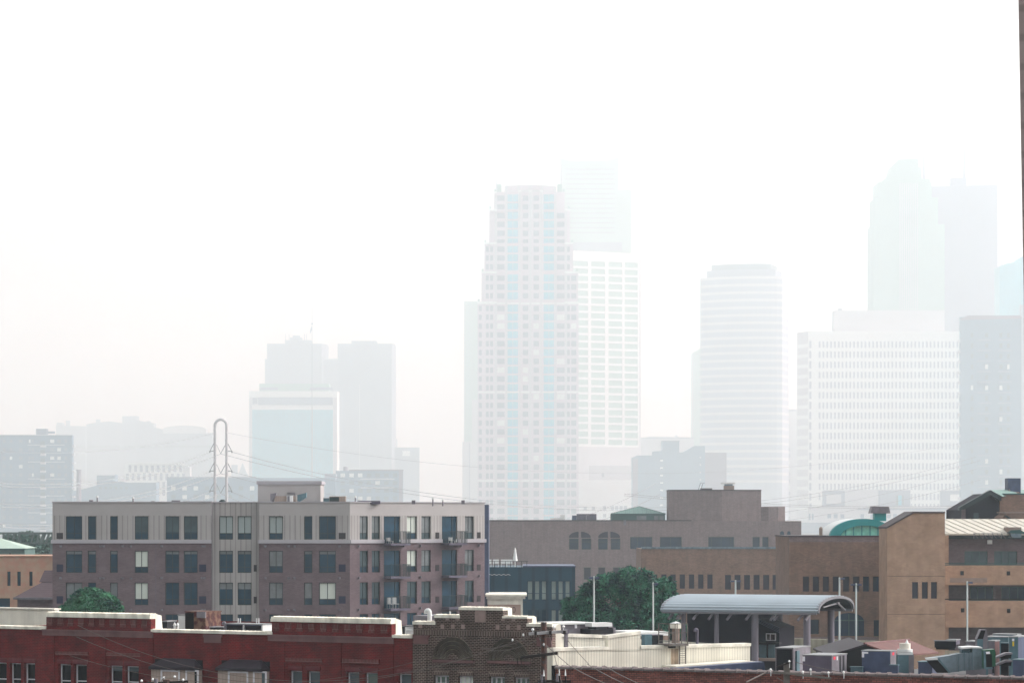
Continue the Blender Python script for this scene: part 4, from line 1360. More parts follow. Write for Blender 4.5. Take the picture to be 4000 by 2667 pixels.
# ================================================================== long brown office building
M['brown_brick'] = mk('brown_brick', (.23, .18, .185), .85, var=.14, scale=.7, streak=.12, brick=(.4, .12, .014, (.16, .1, .09), .2))
M['brown_brick2'] = mk('warm_brown_brick', (.24, .155, .115), .85, var=.22, scale=.7, brick=(.3, .1, .012, (.17, .1, .08), .25), streak=.1)
M['tan_brick'] = mk('tan_brick', (.43, .29, .19), .85, var=.2, scale=.7, col2=(.37, .24, .17), brick=(.3, .1, .012, (.26, .16, .12), .22), streak=.06)
M['dark_cap'] = flat('dark_parapet_cap', (.06, .045, .05), .7)
M['off_glass'] = glass('office_blue_glass', (.008, .028, .06), .15, .35, scale=.4)
M['off_glass2'] = glass('office_dark_glass', (.018, .017, .035), .15, .35, scale=.5)
FL = Fr((1905, 600))
lb_ = Th('office_building', 'long flat-roofed brown brick building behind the big tree with arched windows', 'building', FL, at=2300)
hs_ = []
kw = dict(frame=M['apt_frame'], fw=.12, rec=.4, holes=hs_)
for a, b, v_ in ((2462, 2548, (.33, .67)), (2578, 2663, (.5,)), (2767, 2868, (.12, .5, .88)), (2978, 3002, ()), (2940, 2968, ())):
    win(lb_, FL, (a, b, 2096, 2143), pane=M['off_glass'], v=v_, **kw)
for a in (2281, 2337, 2395, 2465):
    win(lb_, FL, (a, a + 27, 2215, 2262), pane=M['off_glass2'], **kw)
for a in (2223, 2272, 2337, 2386):
    win(lb_, FL, (a, a + 37, 2102, 2145), pane=M['off_glass'], h=(.3,), **kw)
zt = FL.Z(2300, 2034)
lb_.part('wall', lb_.mb().wall(FL.X(1900), FL.X(3130), 0, zt, hs_, rd=.6, depth=14), M['brown_brick'])
lb_.part('coping', lb_.mb().box(FL.X(1900), FL.X(2701), -.12, 14, zt, FL.Z(2300, 2030)), M['dark_cap'])
for cx in (2265, 2379.5):                     # arched heads
    m = lb_.mb()
    for s in (0, 1):
        pts = []
        xa, xb = (cx - 42, cx - 5) if s == 0 else (cx + 5, cx + 42)
        for i in range(9):
            x = xa + (xb - xa) * i / 8
            pts.append((x, 2099 - 24 * math.sqrt(max(0, 1 - ((x - cx) / 43.5) ** 2)) * 1.0))
        m.pprism([(xa, 2099)] + pts + [(xb, 2099)], -.02, 0)
    lb_.part('arched_pane', m, M['off_glass2'])
for x0, x1, w_ in ((3047, 3063, 1), (3075, 3088, 1)):
    c, r = (x0 + x1) / 2, (x1 - x0) / 2
    m = lb_.mb().pprism([(x0, 2135), (x0, 2082)] + [(c - r * math.cos(math.pi * i / 8), 2082 - 9 * math.sin(math.pi * i / 8)) for i in range(9)] + [(x1, 2082), (x1, 2135)], -.02, 0)
    lb_.part('arched_pane', m, M['off_glass'])
lb_.part('penthouse_wall', lb_.mb().plan([(FL.X(2612, 2), 2), (FL.X(2818, 1), .2), (FL.X(2973, 2), 1.8), (FL.X(2973, 2), 10), (FL.X(2612, 2), 10)], zt, FL.Z(2790, 1916, 2)), M['brown_brick'])
lb_.part('penthouse_cap', lb_.mb().plan([(FL.X(2611, 2) - .05, 1.9), (FL.X(2818, 1), .1), (FL.X(2974, 2), 1.7), (FL.X(2974, 2), 10.1), (FL.X(2611, 2), 10.1)], FL.Z(2790, 1916, 2), FL.Z(2790, 1912, 2)), M['dark_cap'])
lb_.part('projecting_wall', lb_.mb().box(FL.X(2701, -.6), FL.X(3130, -.6), -.5, -.01, FL.Z(2900, 2136, -.5), FL.Z(2900, 2030, -.5)), M['brown_brick2']) if False else None
c0, c1_ = FL.X(2973, 3), FL.X(3067, 3)
m = lb_.mb()
n_ = 10
m.plan([(c0, 3), (c0 + (c1_ - c0) * .3, 2.2), (c0 + (c1_ - c0) * .7, 2.4), (c1_, 3.2), (c1_, 7), (c0, 7)], zt, FL.Z(3020, 1978, 3))
lb_.part('curved_penthouse', m, M['brown_brick'])
fr = FL
t = Th('roof_fan', 'pale stacked fan unit on the brown penthouse', 'vent', FL, at=2848, z=FL.Z(2790, 1912, 2))
t.part('base', t.mb().pbox(2828, 2868, 1896, 1912, 3, 4.2), M['pale_stone'])
t.part('lid', t.mb().pbox(2820, 2872, 1884, 1890, 2.8, 4.4), M['white_metal'])
t.part('hood', t.mb().pbox(2830, 2862, 1890, 1896, 3, 4.2), M['silver'])
t = Th('roof_ladder', 'pair of bent ladder rails on the brown penthouse roof', 'ladder', FL, at=2740, z=FL.Z(2790, 1912, 2))
m = t.mb()
for a in (2728, 2738):
    m.tube([FL.P(a, 1912, 3), FL.P(a + 8, 1886, 3), FL.P(a + 15, 1885, 3)], .05, 5)
t.part('rail', m, M['blue_metal'])
t.part('hatch', t.mb().pbox(2737, 2782, 1906, 1912, 3, 5), M['dark_cap'])
# hexagonal lantern roof
M['verdigris'] = mk('verdigris_roof', (.16, .26, .24), .6, var=.12, scale=.6, ribs=(.55, .35))
M['green_trim'] = flat('dark_green_trim', (.03, .085, .085), .6)
t = Th('roof_pavilion', 'low green metal hipped roof pavilion on the brown building', 'pavilion', FL, at=2490, z=zt)
y = 3
xa, xb, xc = FL.X(2386, y), FL.X(2600, y), FL.X(2500, y)
ze_ = FL.Z(2490, 2005, y)
zpk = FL.Z(2500, 1977, y + 3)
m = t.mb().add([(xa, y, ze_), (xb, y, ze_), (xb, y + 6, ze_), (xa, y + 6, ze_), (xc, y + 3, zpk)], [(0, 1, 4), (1, 2, 4), (2, 3, 4), (3, 0, 4), (0, 1, 2, 3)])
t.part('roof', m, M['verdigris'])
m = t.mb()
for i in range(13):
    x = xa + (xb - xa) * (i + .5) / 13
    if abs(x - xc) < .3:
        continue
    f_ = (x - xa) / (xc - xa) if x < xc else (xb - x) / (xb - xc)
    m.tube([(x, y, ze_ + .03), (x + 0, y + 3 * min(f_, 1), ze_ + (zpk - ze_) * min(f_, 1) + .03)], .025, 4)
m.tube([(xa, y, ze_ + .03), (xc, y + 3, zpk + .03)], .05, 4).tube([(xb, y, ze_ + .03), (xc, y + 3, zpk + .03)], .05, 4)
t.part('seam', m, M['green_trim'])
t.part('fascia', t.mb().box(xa, xb, y - .05, y, ze_ - .22, ze_ + .02), M['green_trim'])
t.part('wall', t.mb().box(xa + .1, xb - .1, y + .2, y + 5.8, zt, ze_ - .1), M['green_trim'])
for a, b in ((2487, 2525), (2555, 2572), (2576, 2592)):
    t.part('window', t.mb().pbox(a, b, 2014, 2030, y + .14, y + .2), M['apt_glass3'])
for a, b, yt, lb in ((2235, 2330, 2006, 'dark grey box machine row left of the green pavilion'), (2150, 2207, 2016, 'low white machine on the brown roof, left of the box row')):
    t = Th('rooftop_unit', lb, 'roof machine', FL, at=(a + b) / 2, z=zt)
    if a > 2200:
        t.part('casing', t.mb().pbox(2253, 2330, yt, 2032, 3, 5), M['violet_metal'])
        t.part('side_box', t.mb().pbox(2235, 2252, yt + 6, 2032, 3, 5), M['blue_metal'])
        t.part('pipe', t.mb().tube([FL.P(2290, 2030, 2.8), FL.P(2290, 2012, 2.8), FL.P(2302, 2012, 2.8)], .1), M['grey_metal'])
    else:
        t.part('casing', t.mb().pbox(a, b, yt + 6, 2032, 3, 4), M['white_metal'])
        t.part('box', t.mb().pbox(2188, 2206, 2010, 2024, 2.9, 3.6), M['white_metal'])
t = Th('vent_pipe', 'small grey wall vent box on the brown facade below the pavilion', 'vent', FL, at=2441, z=zt - .6)
t.single(t.mb().pbox(2436, 2446, 2030, 2050, -.2, 0), M['grey_metal'])

# middle volume
FM = Fr((2500, 400))
mv = Th('office_building', 'lower brown brick wing with a row of slot windows right of the big tree', 'building', FM, at=2800)
hs_ = []
for i in range(7):
    win(mv, FM, (2547 + 36 * i, 2547 + 36 * i + 21, 2242, 2298), rec=.25, frame=M['dark_cap'], pane=M['off_glass2'], fw=.04, holes=hs_)
for i in range(7):
    win(mv, FM, (2832 + 37.2 * i, 2832 + 37.2 * i + 24, 2244, 2302), rec=.25, frame=M['dark_cap'], pane=M['off_glass2'], fw=.04, holes=hs_)
win(mv, FM, (2900, 2990, 2415, 2490), rec=.3, frame=M['green_trim'], pane=M['off_glass'], fw=.06, v=(.5,), holes=hs_)
ztm = FM.Z(2800, 2143)
mv.part('wall', mv.mb().wall(FM.X(2505), FM.X(3095), 0, ztm, hs_, rd=.35, depth=16), M['brown_brick2'])
m = mv.mb().box(FM.X(2505), FM.X(3084), -.1, .5, ztm, FM.Z(2800, 2139)).box(FM.X(2505), FM.X(3084), -.14, .2, FM.Z(2800, 2139), FM.Z(2800, 2135))
mv.part('coping', m, M['silver'])
# right volume
FN = Fr((3083, 272))
rv = Th('office_building', 'brown brick wing with green arched skylight behind and a tall arched window', 'building', FN, at=3280)
hs_ = []
cols = ['off_glass2', 'off_glass2', 'off_glass2', 'off_glass2', 'off_glass2', 'off_glass2', 'off_glass', 'off_glass', 'off_glass']
for x, g_ in zip((3136, 3175, 3214, 3253, 3293, 3332, 3371, 3410, 3450), cols):
    b_ = None
    win(rv, FN, (x, min(x + 25, 3466), 2250, 2310), rec=.25, frame=M['dark_cap'], pane=M[g_], fw=.04, holes=hs_)
win(rv, FN, (3166, 3200, 2418, 2476), rec=.3, frame=M['dark_cap'], pane=M['off_glass'], fw=.05, holes=hs_)
win(rv, FN, (3413, 3466, 2420, 2484), rec=.3, frame=M['green_trim'], pane=M['off_glass'], fw=.05, v=(.75,), holes=hs_)
ztn = FN.Z(3280, 2096)
rv.part('wall', rv.mb().wall(FN.X(3083), FN.X(3470), 0, ztn, hs_, rd=.35, depth=14), M['brown_brick2'])
rv.part('coping', rv.mb().box(FN.X(3083) - .1, FN.X(3470), -.1, 14, ztn, FN.Z(3280, 2091)), M['dark_cap'])
rv.part('grey_brick_band', rv.mb().box(FN.X(3083), FN.X(3470), -.02, 0, FN.Z(3280, 2116), ztn), M['brown_brick'])
c, r = 3317, 58
arch = rv.part('arched_window', rv.mb().pprism([(c - r, 2482), (c - r, 2425)] + [(c - r * math.cos(math.pi * i / 14), 2425 - 33 * math.sin(math.pi * i / 14)) for i in range(15)] + [(c + r, 2425), (c + r, 2482)], -.02, 0), M['off_glass'])
m = rv.mb()
for x in (3280, 3316, 3352):
    m.pbox(x - 1.5, x + 1.5, 2396 if x == 3316 else 2402, 2482, -.06, -.02)
m.pbox(c - r, c + r, 2420, 2424, -.06, -.02)
rv.part('mullion', m, M['green_trim'], arch)
rv.part('plinth', rv.mb().pbox(3083, 3470, 2486, 2700, -.06, 0), M['brown_brick'])
t = Th('chimney', 'small round-topped grey flue at the left of the green arched skylight', 'chimney', FN, at=3206, z=ztn)
t.part('shaft', t.mb().pbox(3201, 3213, 2062, 2095, 3, 3.4), M['pale_stone'])
t.part('cap', t.mb().cyl(FN.X(3207, 3.2), 3.2, FN.Z(3207, 2062, 3.2), FN.Z(3207, 2057, 3.2), .17, .1), M['pale_stone'])
M['sky_green'] = glass('green_skylight_glass', (.22, .62, .5), .15, .5, var=.3, scale=.9)
M['teal_copper'] = mk('teal_copper', (.02, .26, .27), .5, var=.15, scale=.8)
t = Th('arched_skylight', 'teal arched skylight with green panes rising above the brown roof', 'skylight', FN, at=3370, z=ztn)
y = 2.5
outer, innr = [], []
for i in range(21):
    a = math.pi * (.0 + i / 20)
    outer.append((3372 - 130 * math.cos(a), 2095 - 70 * math.sin(a)))
    innr.append((3380 - 95 * math.cos(a), 2095 - 43 * math.sin(a)))
m = t.mb()
for i in range(20):
    m.pprism([outer[i], outer[i + 1], innr[i + 1], innr[i]], y, y + 1.2)
t.part('arch_frame', m, M['teal_copper'])
t.part('glazing', t.mb().pprism(innr, y + .35, y + .4, at=y), M['sky_green'])
m = t.mb()
for x in (3305, 3336, 3368, 3400, 3431, 3460):
    yy = 2095 - 43 * math.sqrt(max(0, 1 - ((x - 3380) / 95) ** 2))
    m.pbox(x - 1.8, x + 1.8, yy, 2096, y + .25, y + .35, at=y)
t.part('mullion', m, M['teal_copper'])
m = t.mb()
for i in range(20):
    m.pprism([outer[i], outer[i + 1], (outer[i + 1][0], 2100), (outer[i][0], 2100)], y + 1.2, y + 9, at=y)
t.part('vault', m, M['white_metal'])
t = Th('roof_ventilator', 'teal ventilator with a flared grey hood on top of the arched skylight', 'vent', FN, at=3440, z=FN.Z(3440, 2030, 3.5))
t.part('neck', t.mb().pbox(3415, 3462, 2000, 2034, 3, 4.2), M['teal_copper'])
t.part('hood', t.mb().pprism([(3400, 2004), (3408, 1976), (3473, 1978), (3478, 2004), (3462, 2004), (3415, 2004)], 2.7, 4.5), M['grey_metal'])

# tan stair tower
FT = Fr((3466, 262))
t = Th('stair_tower', 'tall tan brick tower with sloped left shoulder and three slot windows', 'tower', FT, at=3578)
hs_ = []
for x in (3563, 3601, 3637):
    win(t, FT, (x, x + 24, 2272, 2337), rec=.25, frame=M['dark_cap'], pane=M['off_glass2'], fw=.04, holes=hs_)
ztt = FT.Z(3578, 2064)
m = t.mb().wall(FT.X(3466), FT.X(3691), 0, ztt, hs_, rd=.35, depth=6, roof=False)
m.pprism([(3466, 2064), (3466, 2062), (3569, 2001), (3691, 2001), (3691, 2064)], 0, 6)
t.part('wall', m, M['tan_brick'])
m = t.mb().pprism([(3464, 2063), (3464, 2057), (3568, 1997), (3692, 1997), (3692, 2003), (3570, 2003)], -.08, 6.05)
t.part('coping', m, M['dark_cap'])
for y in (2248, 2396):
    t.part('string_course', t.mb().pbox(3466, 3691, y, y + 3, -.015, 0), M['brown_brick2'])

# terraced tan building
FE = Fr((3690, 268))
tb = Th('terraced_building', 'tan brick building with stacked balcony bands at the right edge', 'building', FE, at=3850)
xe = FE.X(4120)
x0 = FE.X(3692)
zz = lambda y, d=0: FE.Z(3850, y, d)
for y0, y1 in ((2207, 2284), (2345, 2449)):
    tb.part('balcony_band', tb.mb().box(x0, xe, 0, .35, zz(y1), zz(y0)), M['tan_brick'])
    tb.part('floor_slab', tb.mb().box(x0, xe, .35, 4, zz(y1), zz(y1) + .3), M['concrete'])
tb.part('plinth', tb.mb().box(x0, xe, 0, .4, 0, zz(2540)), M['concrete'])
hs_ = []
for a, b, y0, y1 in ((3768, 3858, 2152, 2210), (3884, 3973, 2152, 2210), (3790, 3880, 2290, 2345), (3912, 4010, 2290, 2345)):
    win(tb, FE, (a, b, y0, y1), y=3, rec=.12, frame=M['green_trim'], pane=M['off_glass'] if y0 > 2200 else M['apt_glass2'], fw=.08, v=(.33, .66), holes=hs_)
tb.part('rear_wall', tb.mb().wall(x0, xe, 0, FE.Z(3850, 2098, 3), hs_, y=3, rd=.2, depth=9, roof=True), M['lilac_brick'])
tb.part('side_pier', tb.mb().box(x0, FE.X(3708), .4, 3, 0, zz(2090, .4)), M['tan_brick'])
tb.part('railing', tb.mb().box(x0, xe, .1, .15, zz(2200), zz(2197)).box(x0, xe, .1, .15, zz(2207), zz(2203)), M['green_trim'])
tb.part('railing', tb.mb().box(x0, xe, .1, .15, zz(2341), zz(2337)), M['black'])
for x, y in ((3752, 2229), (3933, 2230), (3754, 2374), (3934, 2376)):
    tb.part('scupper', tb.mb().pbox(x, x + 13, y, y + 16, -.06, 0), M['black'])
tb.part('wall_panel', tb.mb().pbox(3711, 3856, 2256, 2274, -.03, 0), M['pale_stone'])
tb.part('wall_lamp', tb.mb().pbox(3858, 3876, 2108, 2124, 2.7, 3), M['white_metal'])
M['cream_roof'] = mk('cream_metal_roof', (.52, .49, .42), .5, var=.05, scale=.5)
tb.part('eave_beam', tb.mb().pbox(3690, 4120, 2084, 2104, 2.2, 3.2), M['apt_frame'])
m = tb.mb()
A_, B_ = FE.P(3692, 2083, 1.6), FE.P(4120, 2083, 1.6)
C_, D_ = FE.P(4120, 2026, 11), FE.P(3692, 2026, 11)
m.add([A_, B_, C_, D_] + [(p[0], p[1], p[2] - .15) for p in (A_, B_, C_, D_)], [(0, 1, 2, 3), (7, 6, 5, 4), (0, 4, 5, 1), (1, 5, 6, 2), (2, 6, 7, 3), (3, 7, 4, 0)])
tb.part('roof', m, M['cream_roof'])
M['seam'] = flat('roof_seam', (.42, .4, .35), .6)
m = tb.mb()
for i in range(15):
    u = FE.X(3600 + i * 36, 1.6)
    a_ = Vector((u, 1.6, A_[2] + .03))
    b_ = Vector((u - 2.9 * 0 + .01, 11, C_[2] + .03))
    b_.x = u - (FE.X(3770, 11) - FE.X(3700, 11))
    if a_.x < A_[0]:
        s_ = (A_[0] - b_.x) / (a_.x - b_.x + 1e-6)
        continue
    if b_.x < A_[0]:
        s_ = (a_.x - A_[0]) / (a_.x - b_.x)
        b_ = a_.lerp(b_, s_)
    m.tube([a_, b_], .03, 4)
tb.part('roof_seam', m, M['seam'])
# truss and kit on the eave
t = Th('roof_truss', 'pale open steel truss lying along the eave of the terraced building', 'truss', FE, at=3870, z=zz(2104))
m = t.mb()
for i in range(7):
    a = 3804 + i * 18
    m.tube([FE.P(a, 2082, 1.2), FE.P(a + 17, 2102, 1.2)], .035, 4)
    if i % 2 == 0:
        m.tube([FE.P(a, 2082, 1.2), FE.P(a, 2102, 1.2)], .035, 4)
m.tube([FE.P(3802, 2082, 1.2), FE.P(3935, 2080, 1.2)], .03, 4)
t.single(m, M['grey_metal'])
t = Th('roof_equipment', 'cluttered grey and green equipment on the eave at the right edge', 'machine', FE, at=3970, z=zz(2102))
t.part('box', t.mb().pbox(3935, 3990, 2058, 2080, 2, 4), M['pale_stone'])
t.part('white_duct', t.mb().pbox(3945, 3990, 2083, 2098, 1.2, 2), M['silver'])
t.part('green_cover', t.mb().pprism([(3935, 2082), (3950, 2070), (3985, 2068), (4000, 2076), (4010, 2084)], 1.4, 1.8), M['green_trim'])
t.part('cable', t.mb().tube([FE.P(3935, 2078, 1), FE.P(3946, 2084, 1), FE.P(3950, 2098, 1), FE.P(3962, 2102, 1)], .06), M['black'])
# gabled building behind
FGb = Fr((3750, 300))
t = Th('gabled_building', 'dark gabled brick building with tall dark chimney at the right edge', 'building', FGb, at=3870)
t.part('wall', t.mb().pprism([(3757, 2100), (3757, 1990), (3866, 1926), (3908, 1952), (3908, 2100)], 1.2, 12), M['bay_dark'])
t.part('corner_pier', t.mb().pbox(3757, 3772, 1985, 2100, .9, 1.2), M['lilac_brick'])
t.part('window', t.mb().pbox(3803, 3823, 2002, 2024, 1.1, 1.2), M['apt_glass2'])
t.part('gable_trim', t.mb().pprism([(3748, 1992), (3748, 1981), (3869, 1913), (3912, 1937), (3912, 1955), (3869, 1933), (3772, 1987)], 0, 1.2), M['apt_frame'])
z0 = FGb.Z(3869, 1913)
xg = FGb.X(3869)
t.part('roof', t.mb().add([(xg, 0, z0 + .02), (FGb.X(3915), 0, FGb.Z(3915, 1938)), (FGb.X(4130, 8), 8, FGb.Z(4130, 1936, 8)), (FGb.X(4100, 14), 14, FGb.Z(3900, 1911, 14))], [(0, 1, 2, 3)]), M['verdigris'])
t.part('brick_block', t.mb().pbox(3906, 4100, 1930, 2100, .6, 8), M['brown_brick2'])
t.part('block_cap', t.mb().pbox(3917, 4100, 1926, 1931, .5, 8), M['green_trim'])
ch = t.part('chimney', t.mb().pbox(3938, 3987, 1867, 1925, 3, 5), M['blue_metal'])
t.part('chimney_flashing', t.mb().pprism([(3935, 1930), (3942, 1908), (3950, 1920), (3980, 1920), (3990, 1930)], 2.9, 3), M['pale_stone'], ch)
t.part('lower_block', t.mb().pprism([(3915, 2100), (3915, 2020), (3935, 2005), (4100, 2005), (4100, 2100)], -6, -1), M['brown_brick2'])
t.part('lower_cap', t.mb().pbox(3926, 4100, 1998, 2003, -6.1, -1), M['pale_stone'])
t.part('sloping_rail', t.mb().pprism([(3922, 2012), (3932, 2012), (3995, 2054), (3985, 2056)], -6.3, -6), M['apt_frame'])

# ================================================================== dark blue building, cream cornice building
M['navy_panel'] = mk('dark_blue_metal_panels', (.012, .055, .09), .5, var=.12, scale=.4, ribs=(1.35, .3))
M['pale_pane'] = glass('pale_green_panes', (.3, .38, .36), .3, .4, var=.2, scale=1)
FU = Fr((1895, 285))
t = Th('office_building', 'dark blue metal-clad building with roof terrace and tall pale windows', 'building', FU, at=2070)
hs_ = []
for i, (a, b) in enumerate(((2060, 2081), (2088, 2108), (2115, 2135), (2153, 2173), (2180, 2200), (2207, 2227))):
    win(t, FU, (a, b, 2267, 2342), rec=.2, frame=M['navy_panel'], pane=M['pale_pane'], fw=.06, h=(.66,), holes=hs_)
    win(t, FU, (a, b, 2380, 2470), rec=.2, frame=M['navy_panel'], pane=M['pale_pane'] if i > 2 else M['apt_glass'], fw=.06, holes=hs_)
zu = FU.Z(2100, 2214)
t.part('wall', t.mb().wall(FU.X(1880), FU.X(2247), 0, zu, hs_, rd=.3, depth=12), M['navy_panel'])
t.part('coping', t.mb().box(FU.X(2043), FU.X(2247) + .05, -.1, 12, zu, FU.Z(2100, 2209)), M['blue_metal'])
m = t.mb()
zrl = FU.Z(1970, 2190)
for i in range(9):
    x = FU.X(1890 + i * 21)
    m.box(x - .025, x + .025, -.05, 0, zu, zrl)
m.box(FU.X(1885), FU.X(2063), -.05, 0, zrl - .04, zrl)
t.part('railing', m, M['apt_frame'])
t.part('string_lights', t.mb().tube([FU.P(1895 + i * 9, 2242 + (3 if i % 2 else 0), -.3) for i in range(12)], .03, 4), M['white_metal'])
t = Th('patio_umbrella', 'closed white parasol on the dark blue building roof terrace', 'umbrella', FU, at=2012, z=zu)
y = 2
x = FU.X(2012, y)
t.part('canopy', t.mb().cyl(x, y, FU.Z(2012, 2190, y), FU.Z(2012, 2150, y), .26, .1, 10), M['white_metal'], smooth=True)
t.part('finial', t.mb().cyl(x, y, FU.Z(2012, 2150, y), FU.Z(2012, 2138, y), .13, .03, 8), M['white_metal'], smooth=True)
t.part('pole', t.mb().cyl(x, y, zu, FU.Z(2012, 2190, y), .05), M['white_metal'])
for k, (a, lb) in enumerate(((1908, 'leftmost'), (1937, 'left of centre'), (1968, 'right of centre'), (1990, 'rightmost'))):
    t = Th('terrace_chair', f'white terrace chair behind the railing of the dark blue building, {lb}', 'chair', FU, 'white terrace chairs', at=a, z=zu)
    x = FU.X(a, 1.5)
    t.part('seat', t.mb().box(x - .3, x + .3, 1.3, 1.9, zu + .3, zu + .42), M['white_metal'])
    t.part('backrest', t.mb().box(x - .3, x + .3, 1.86, 1.92, zu + .42, zu + .75), M['white_metal'])
    for s in (-.27, .23):
        t.part('leg', t.mb().box(x + s, x + s + .05, 1.32, 1.88, zu, zu + .3), M['white_metal'])
FO = Fr((1900, 262))
t = Th('shop_building', 'cream corniced building end with a round ornament behind the dark brown parapet', 'building', FO, at=1975)
M['pinkish'] = mk('pinkish_render', (.42, .3, .25), .8, var=.08)
t.part('wall', t.mb().pbox(1906, 2040, 2360, 2700, 0, 8), M['pinkish'])
t.part('frieze', t.mb().pbox(1904, 2042, 2338, 2360, -.05, 8), M['cream'])
t.part('cornice', t.mb().pbox(1900, 2052, 2328, 2338, -.3, 8.2).pbox(1896, 2058, 2321, 2328, -.5, 8.4), M['cream'])
t.part('corner_strip', t.mb().pbox(2034, 2042, 2360, 2700, -.08, 0), M['cream'])
m = t.mb()
cx, cz = FO.X(2008), FO.Z(2008, 2380)
m.tube([(cx + .13 * math.cos(a * math.pi / 8), -.04, cz + .24 * math.sin(a * math.pi / 8)) for a in range(17)], .035, 5)
t.part('round_ornament', m, M['stone'])
t.part('wall_lamp', t.mb().box(FO.X(2042), FO.X(2054), -.1, 0, FO.Z(2048, 2351), FO.Z(2048, 2347)), M['apt_frame'])

# ================================================================== left edge buildings
M['tan_render'] = mk('tan_pink_stone', (.38, .26, .185), .85, var=.12, scale=.6, col2=(.4, .22, .16))
FX = Fr((0, 300))
t = Th('stone_building', 'tan stone building with three slot windows at the left edge', 'building', FX, at=100)
hs_ = []
for a, b in ((28, 41), (67, 81), (114, 127)):
    win(t, FX, (a, b, 2231, 2287), rec=.25, frame=M['apt_frame'], pane=M['apt_glass'], fw=.03, holes=hs_)
win(t, FX, (-60, 39, 2335, 2420), rec=.3, frame=M['apt_frame'], pane=M['apt_glass'], fw=.05, v=(.4,), holes=hs_)
t.part('wall', t.mb().wall(FX.X(-150), FX.X(230), 0, FX.Z(100, 2173), hs_, rd=.35, depth=10), M['tan_render'])
t.part('coping', t.mb().box(FX.X(-150), FX.X(230), -.1, 10, FX.Z(100, 2173), FX.Z(100, 2169)), M['tan_render'])
M['brown_shingle'] = mk('brown_shingle_roof', (.085, .06, .07), .9, var=.15, scale=.8, hribs=(.2, .2))
FY = Fr((140, 272))
t = Th('hip_roof_house', 'low brown house with a steep hipped shingle roof left of the apartments', 'house', FY, at=140)
ze_ = FY.Z(140, 2333)
xl, xr = FY.X(52), FY.X(330)
zk, zt_ = FY.Z(140, 2275), FY.Z(180, 2229)
xk, xk2, xt = FY.X(148), FY.X(137), FY.X(152)
m = t.mb().add([(xl, 0, ze_), (xr, 0, ze_), (xr, 7, ze_), (xl, 7, ze_), (xk, 2.4, zk), (xr, 2.4, zk), (xr, 5, zk), (xk, 5, zk)],
               [(0, 1, 5, 4), (1, 2, 6, 5), (2, 3, 7, 6), (3, 0, 4, 7)])
m.add([(xk2, 2.3, zk), (xr, 2.3, zk), (xr, 5.1, zk), (xk2, 5.1, zk), (xt, 3.2, zt_), (xr, 3.2, zt_), (xr, 4.2, zt_), (xt, 4.2, zt_)],
      [(0, 1, 5, 4), (1, 2, 6, 5), (2, 3, 7, 6), (3, 0, 4, 7), (4, 5, 6, 7), (0, 1, 2, 3)])
t.part('roof', m, M['brown_shingle'])
t.part('gutter', t.mb().box(xl, xr, -.12, .1, ze_ - .18, ze_ + .03), M['grey_metal'])
t.part('wall', t.mb().pbox(68, 330, 2338, 2700, .4, 6.5), M['lilac_brick'])
M['pale_green_roof'] = mk('pale_green_roof', (.36, .46, .4), .6, var=.06)
M['green_wall'] = mk('grey_green_wall', (.07, .13, .12), .8, var=.12)
FZ = Fr((0, 420))
t = Th('pavilion', 'low pavilion with a pale green hipped roof at the left edge', 'building', FZ, at=20)
xl, xr = FZ.X(-330), FZ.X(100)
ze_, zk = FZ.Z(0, 2141), FZ.Z(0, 2100)
t.part('roof', t.mb().add([(xl, 0, ze_), (xr, 0, ze_), (xr, 10, ze_), (xl, 10, ze_), (FZ.X(-200), 5, zk), (FZ.X(-30), 5, zk)],
                          [(0, 1, 5, 4), (1, 2, 5), (2, 3, 4, 5), (3, 0, 4), (0, 1, 2, 3)]), M['pale_green_roof'])
t.part('gutter', t.mb().box(xl, xr, -.1, .1, ze_ - .2, ze_), M['green_trim'])
t.part('wall', t.mb().box(xl + .3, xr - .2, .3, 9.5, 0, ze_ - .1), M['green_wall'])
t.part('wall_lamp', t.mb().pbox(36, 43, 2158, 2166, .1, .3), M['apt_frame'])
# bridge
FBr = Fr((0, 470))
t = Th('truss_bridge', 'dark green steel truss bridge crossing behind the pale green roof', 'bridge', FBr, at=100)
M['bridge_steel'] = mk('grey_green_bridge_steel', (.09, .13, .125), .8, var=.2)
t.part('deck', t.mb().pbox(-300, 330, 2078, 2086, 0, 6), M['bridge_steel'])
t.part('lower_chord', t.mb().pbox(-300, 330, 2118, 2123, .2, .8), M['bridge_steel'])
for a, b, w_ in ((12, 12, 5), (32, 26, 5), (56, 47, 9), (75, 70, 7), (128, 120, 5), (150, 144, 7), (172, 158, 14), (190, 178, 8), (204, 199, 6)):
    t.part('strut', t.mb().pprism([(a - w_ / 2, 2085), (a + w_ / 2, 2085), (b + w_ / 2, 2120), (b - w_ / 2, 2120)], .1, .7), M['bridge_steel'])
t.part('pier', t.mb().pbox(196, 212, 2120, 2300, 0, 6), M['bridge_steel'])

# ================================================================== near brick tower grazing the right edge
FQ = Fr((3988, 70))
t = Th('brick_tower', 'blurred grey-brown brick wall edge along the right border', 'building', FQ, at=4000)
M['edge_brick'] = mk('grey_brown_wall_brick', (.26, .21, .2), .9, var=.1, scale=1, hribs=(.72, .25))
x1 = FQ.X(4300)
m = t.mb().add([(FQ.X(3977), 0, FQ.Z(3977, -60)), (x1, 0, FQ.Z(3977, -60)), (x1, 0, 0), (FQ.X(4030), 0, 0), (FQ.X(3998.5), 0, FQ.Z(3998, 1130))] +
               [(FQ.X(3977), 6, FQ.Z(3977, -60)), (x1, 6, FQ.Z(3977, -60)), (x1, 6, 0), (FQ.X(4030), 6, 0), (FQ.X(3998.5), 6, FQ.Z(3998, 1130))],
               [(0, 1, 2, 3, 4), (9, 8, 7, 6, 5), (0, 5, 6, 1), (1, 6, 7, 2), (2, 7, 8, 3), (3, 8, 9, 4), (4, 9, 5, 0)])
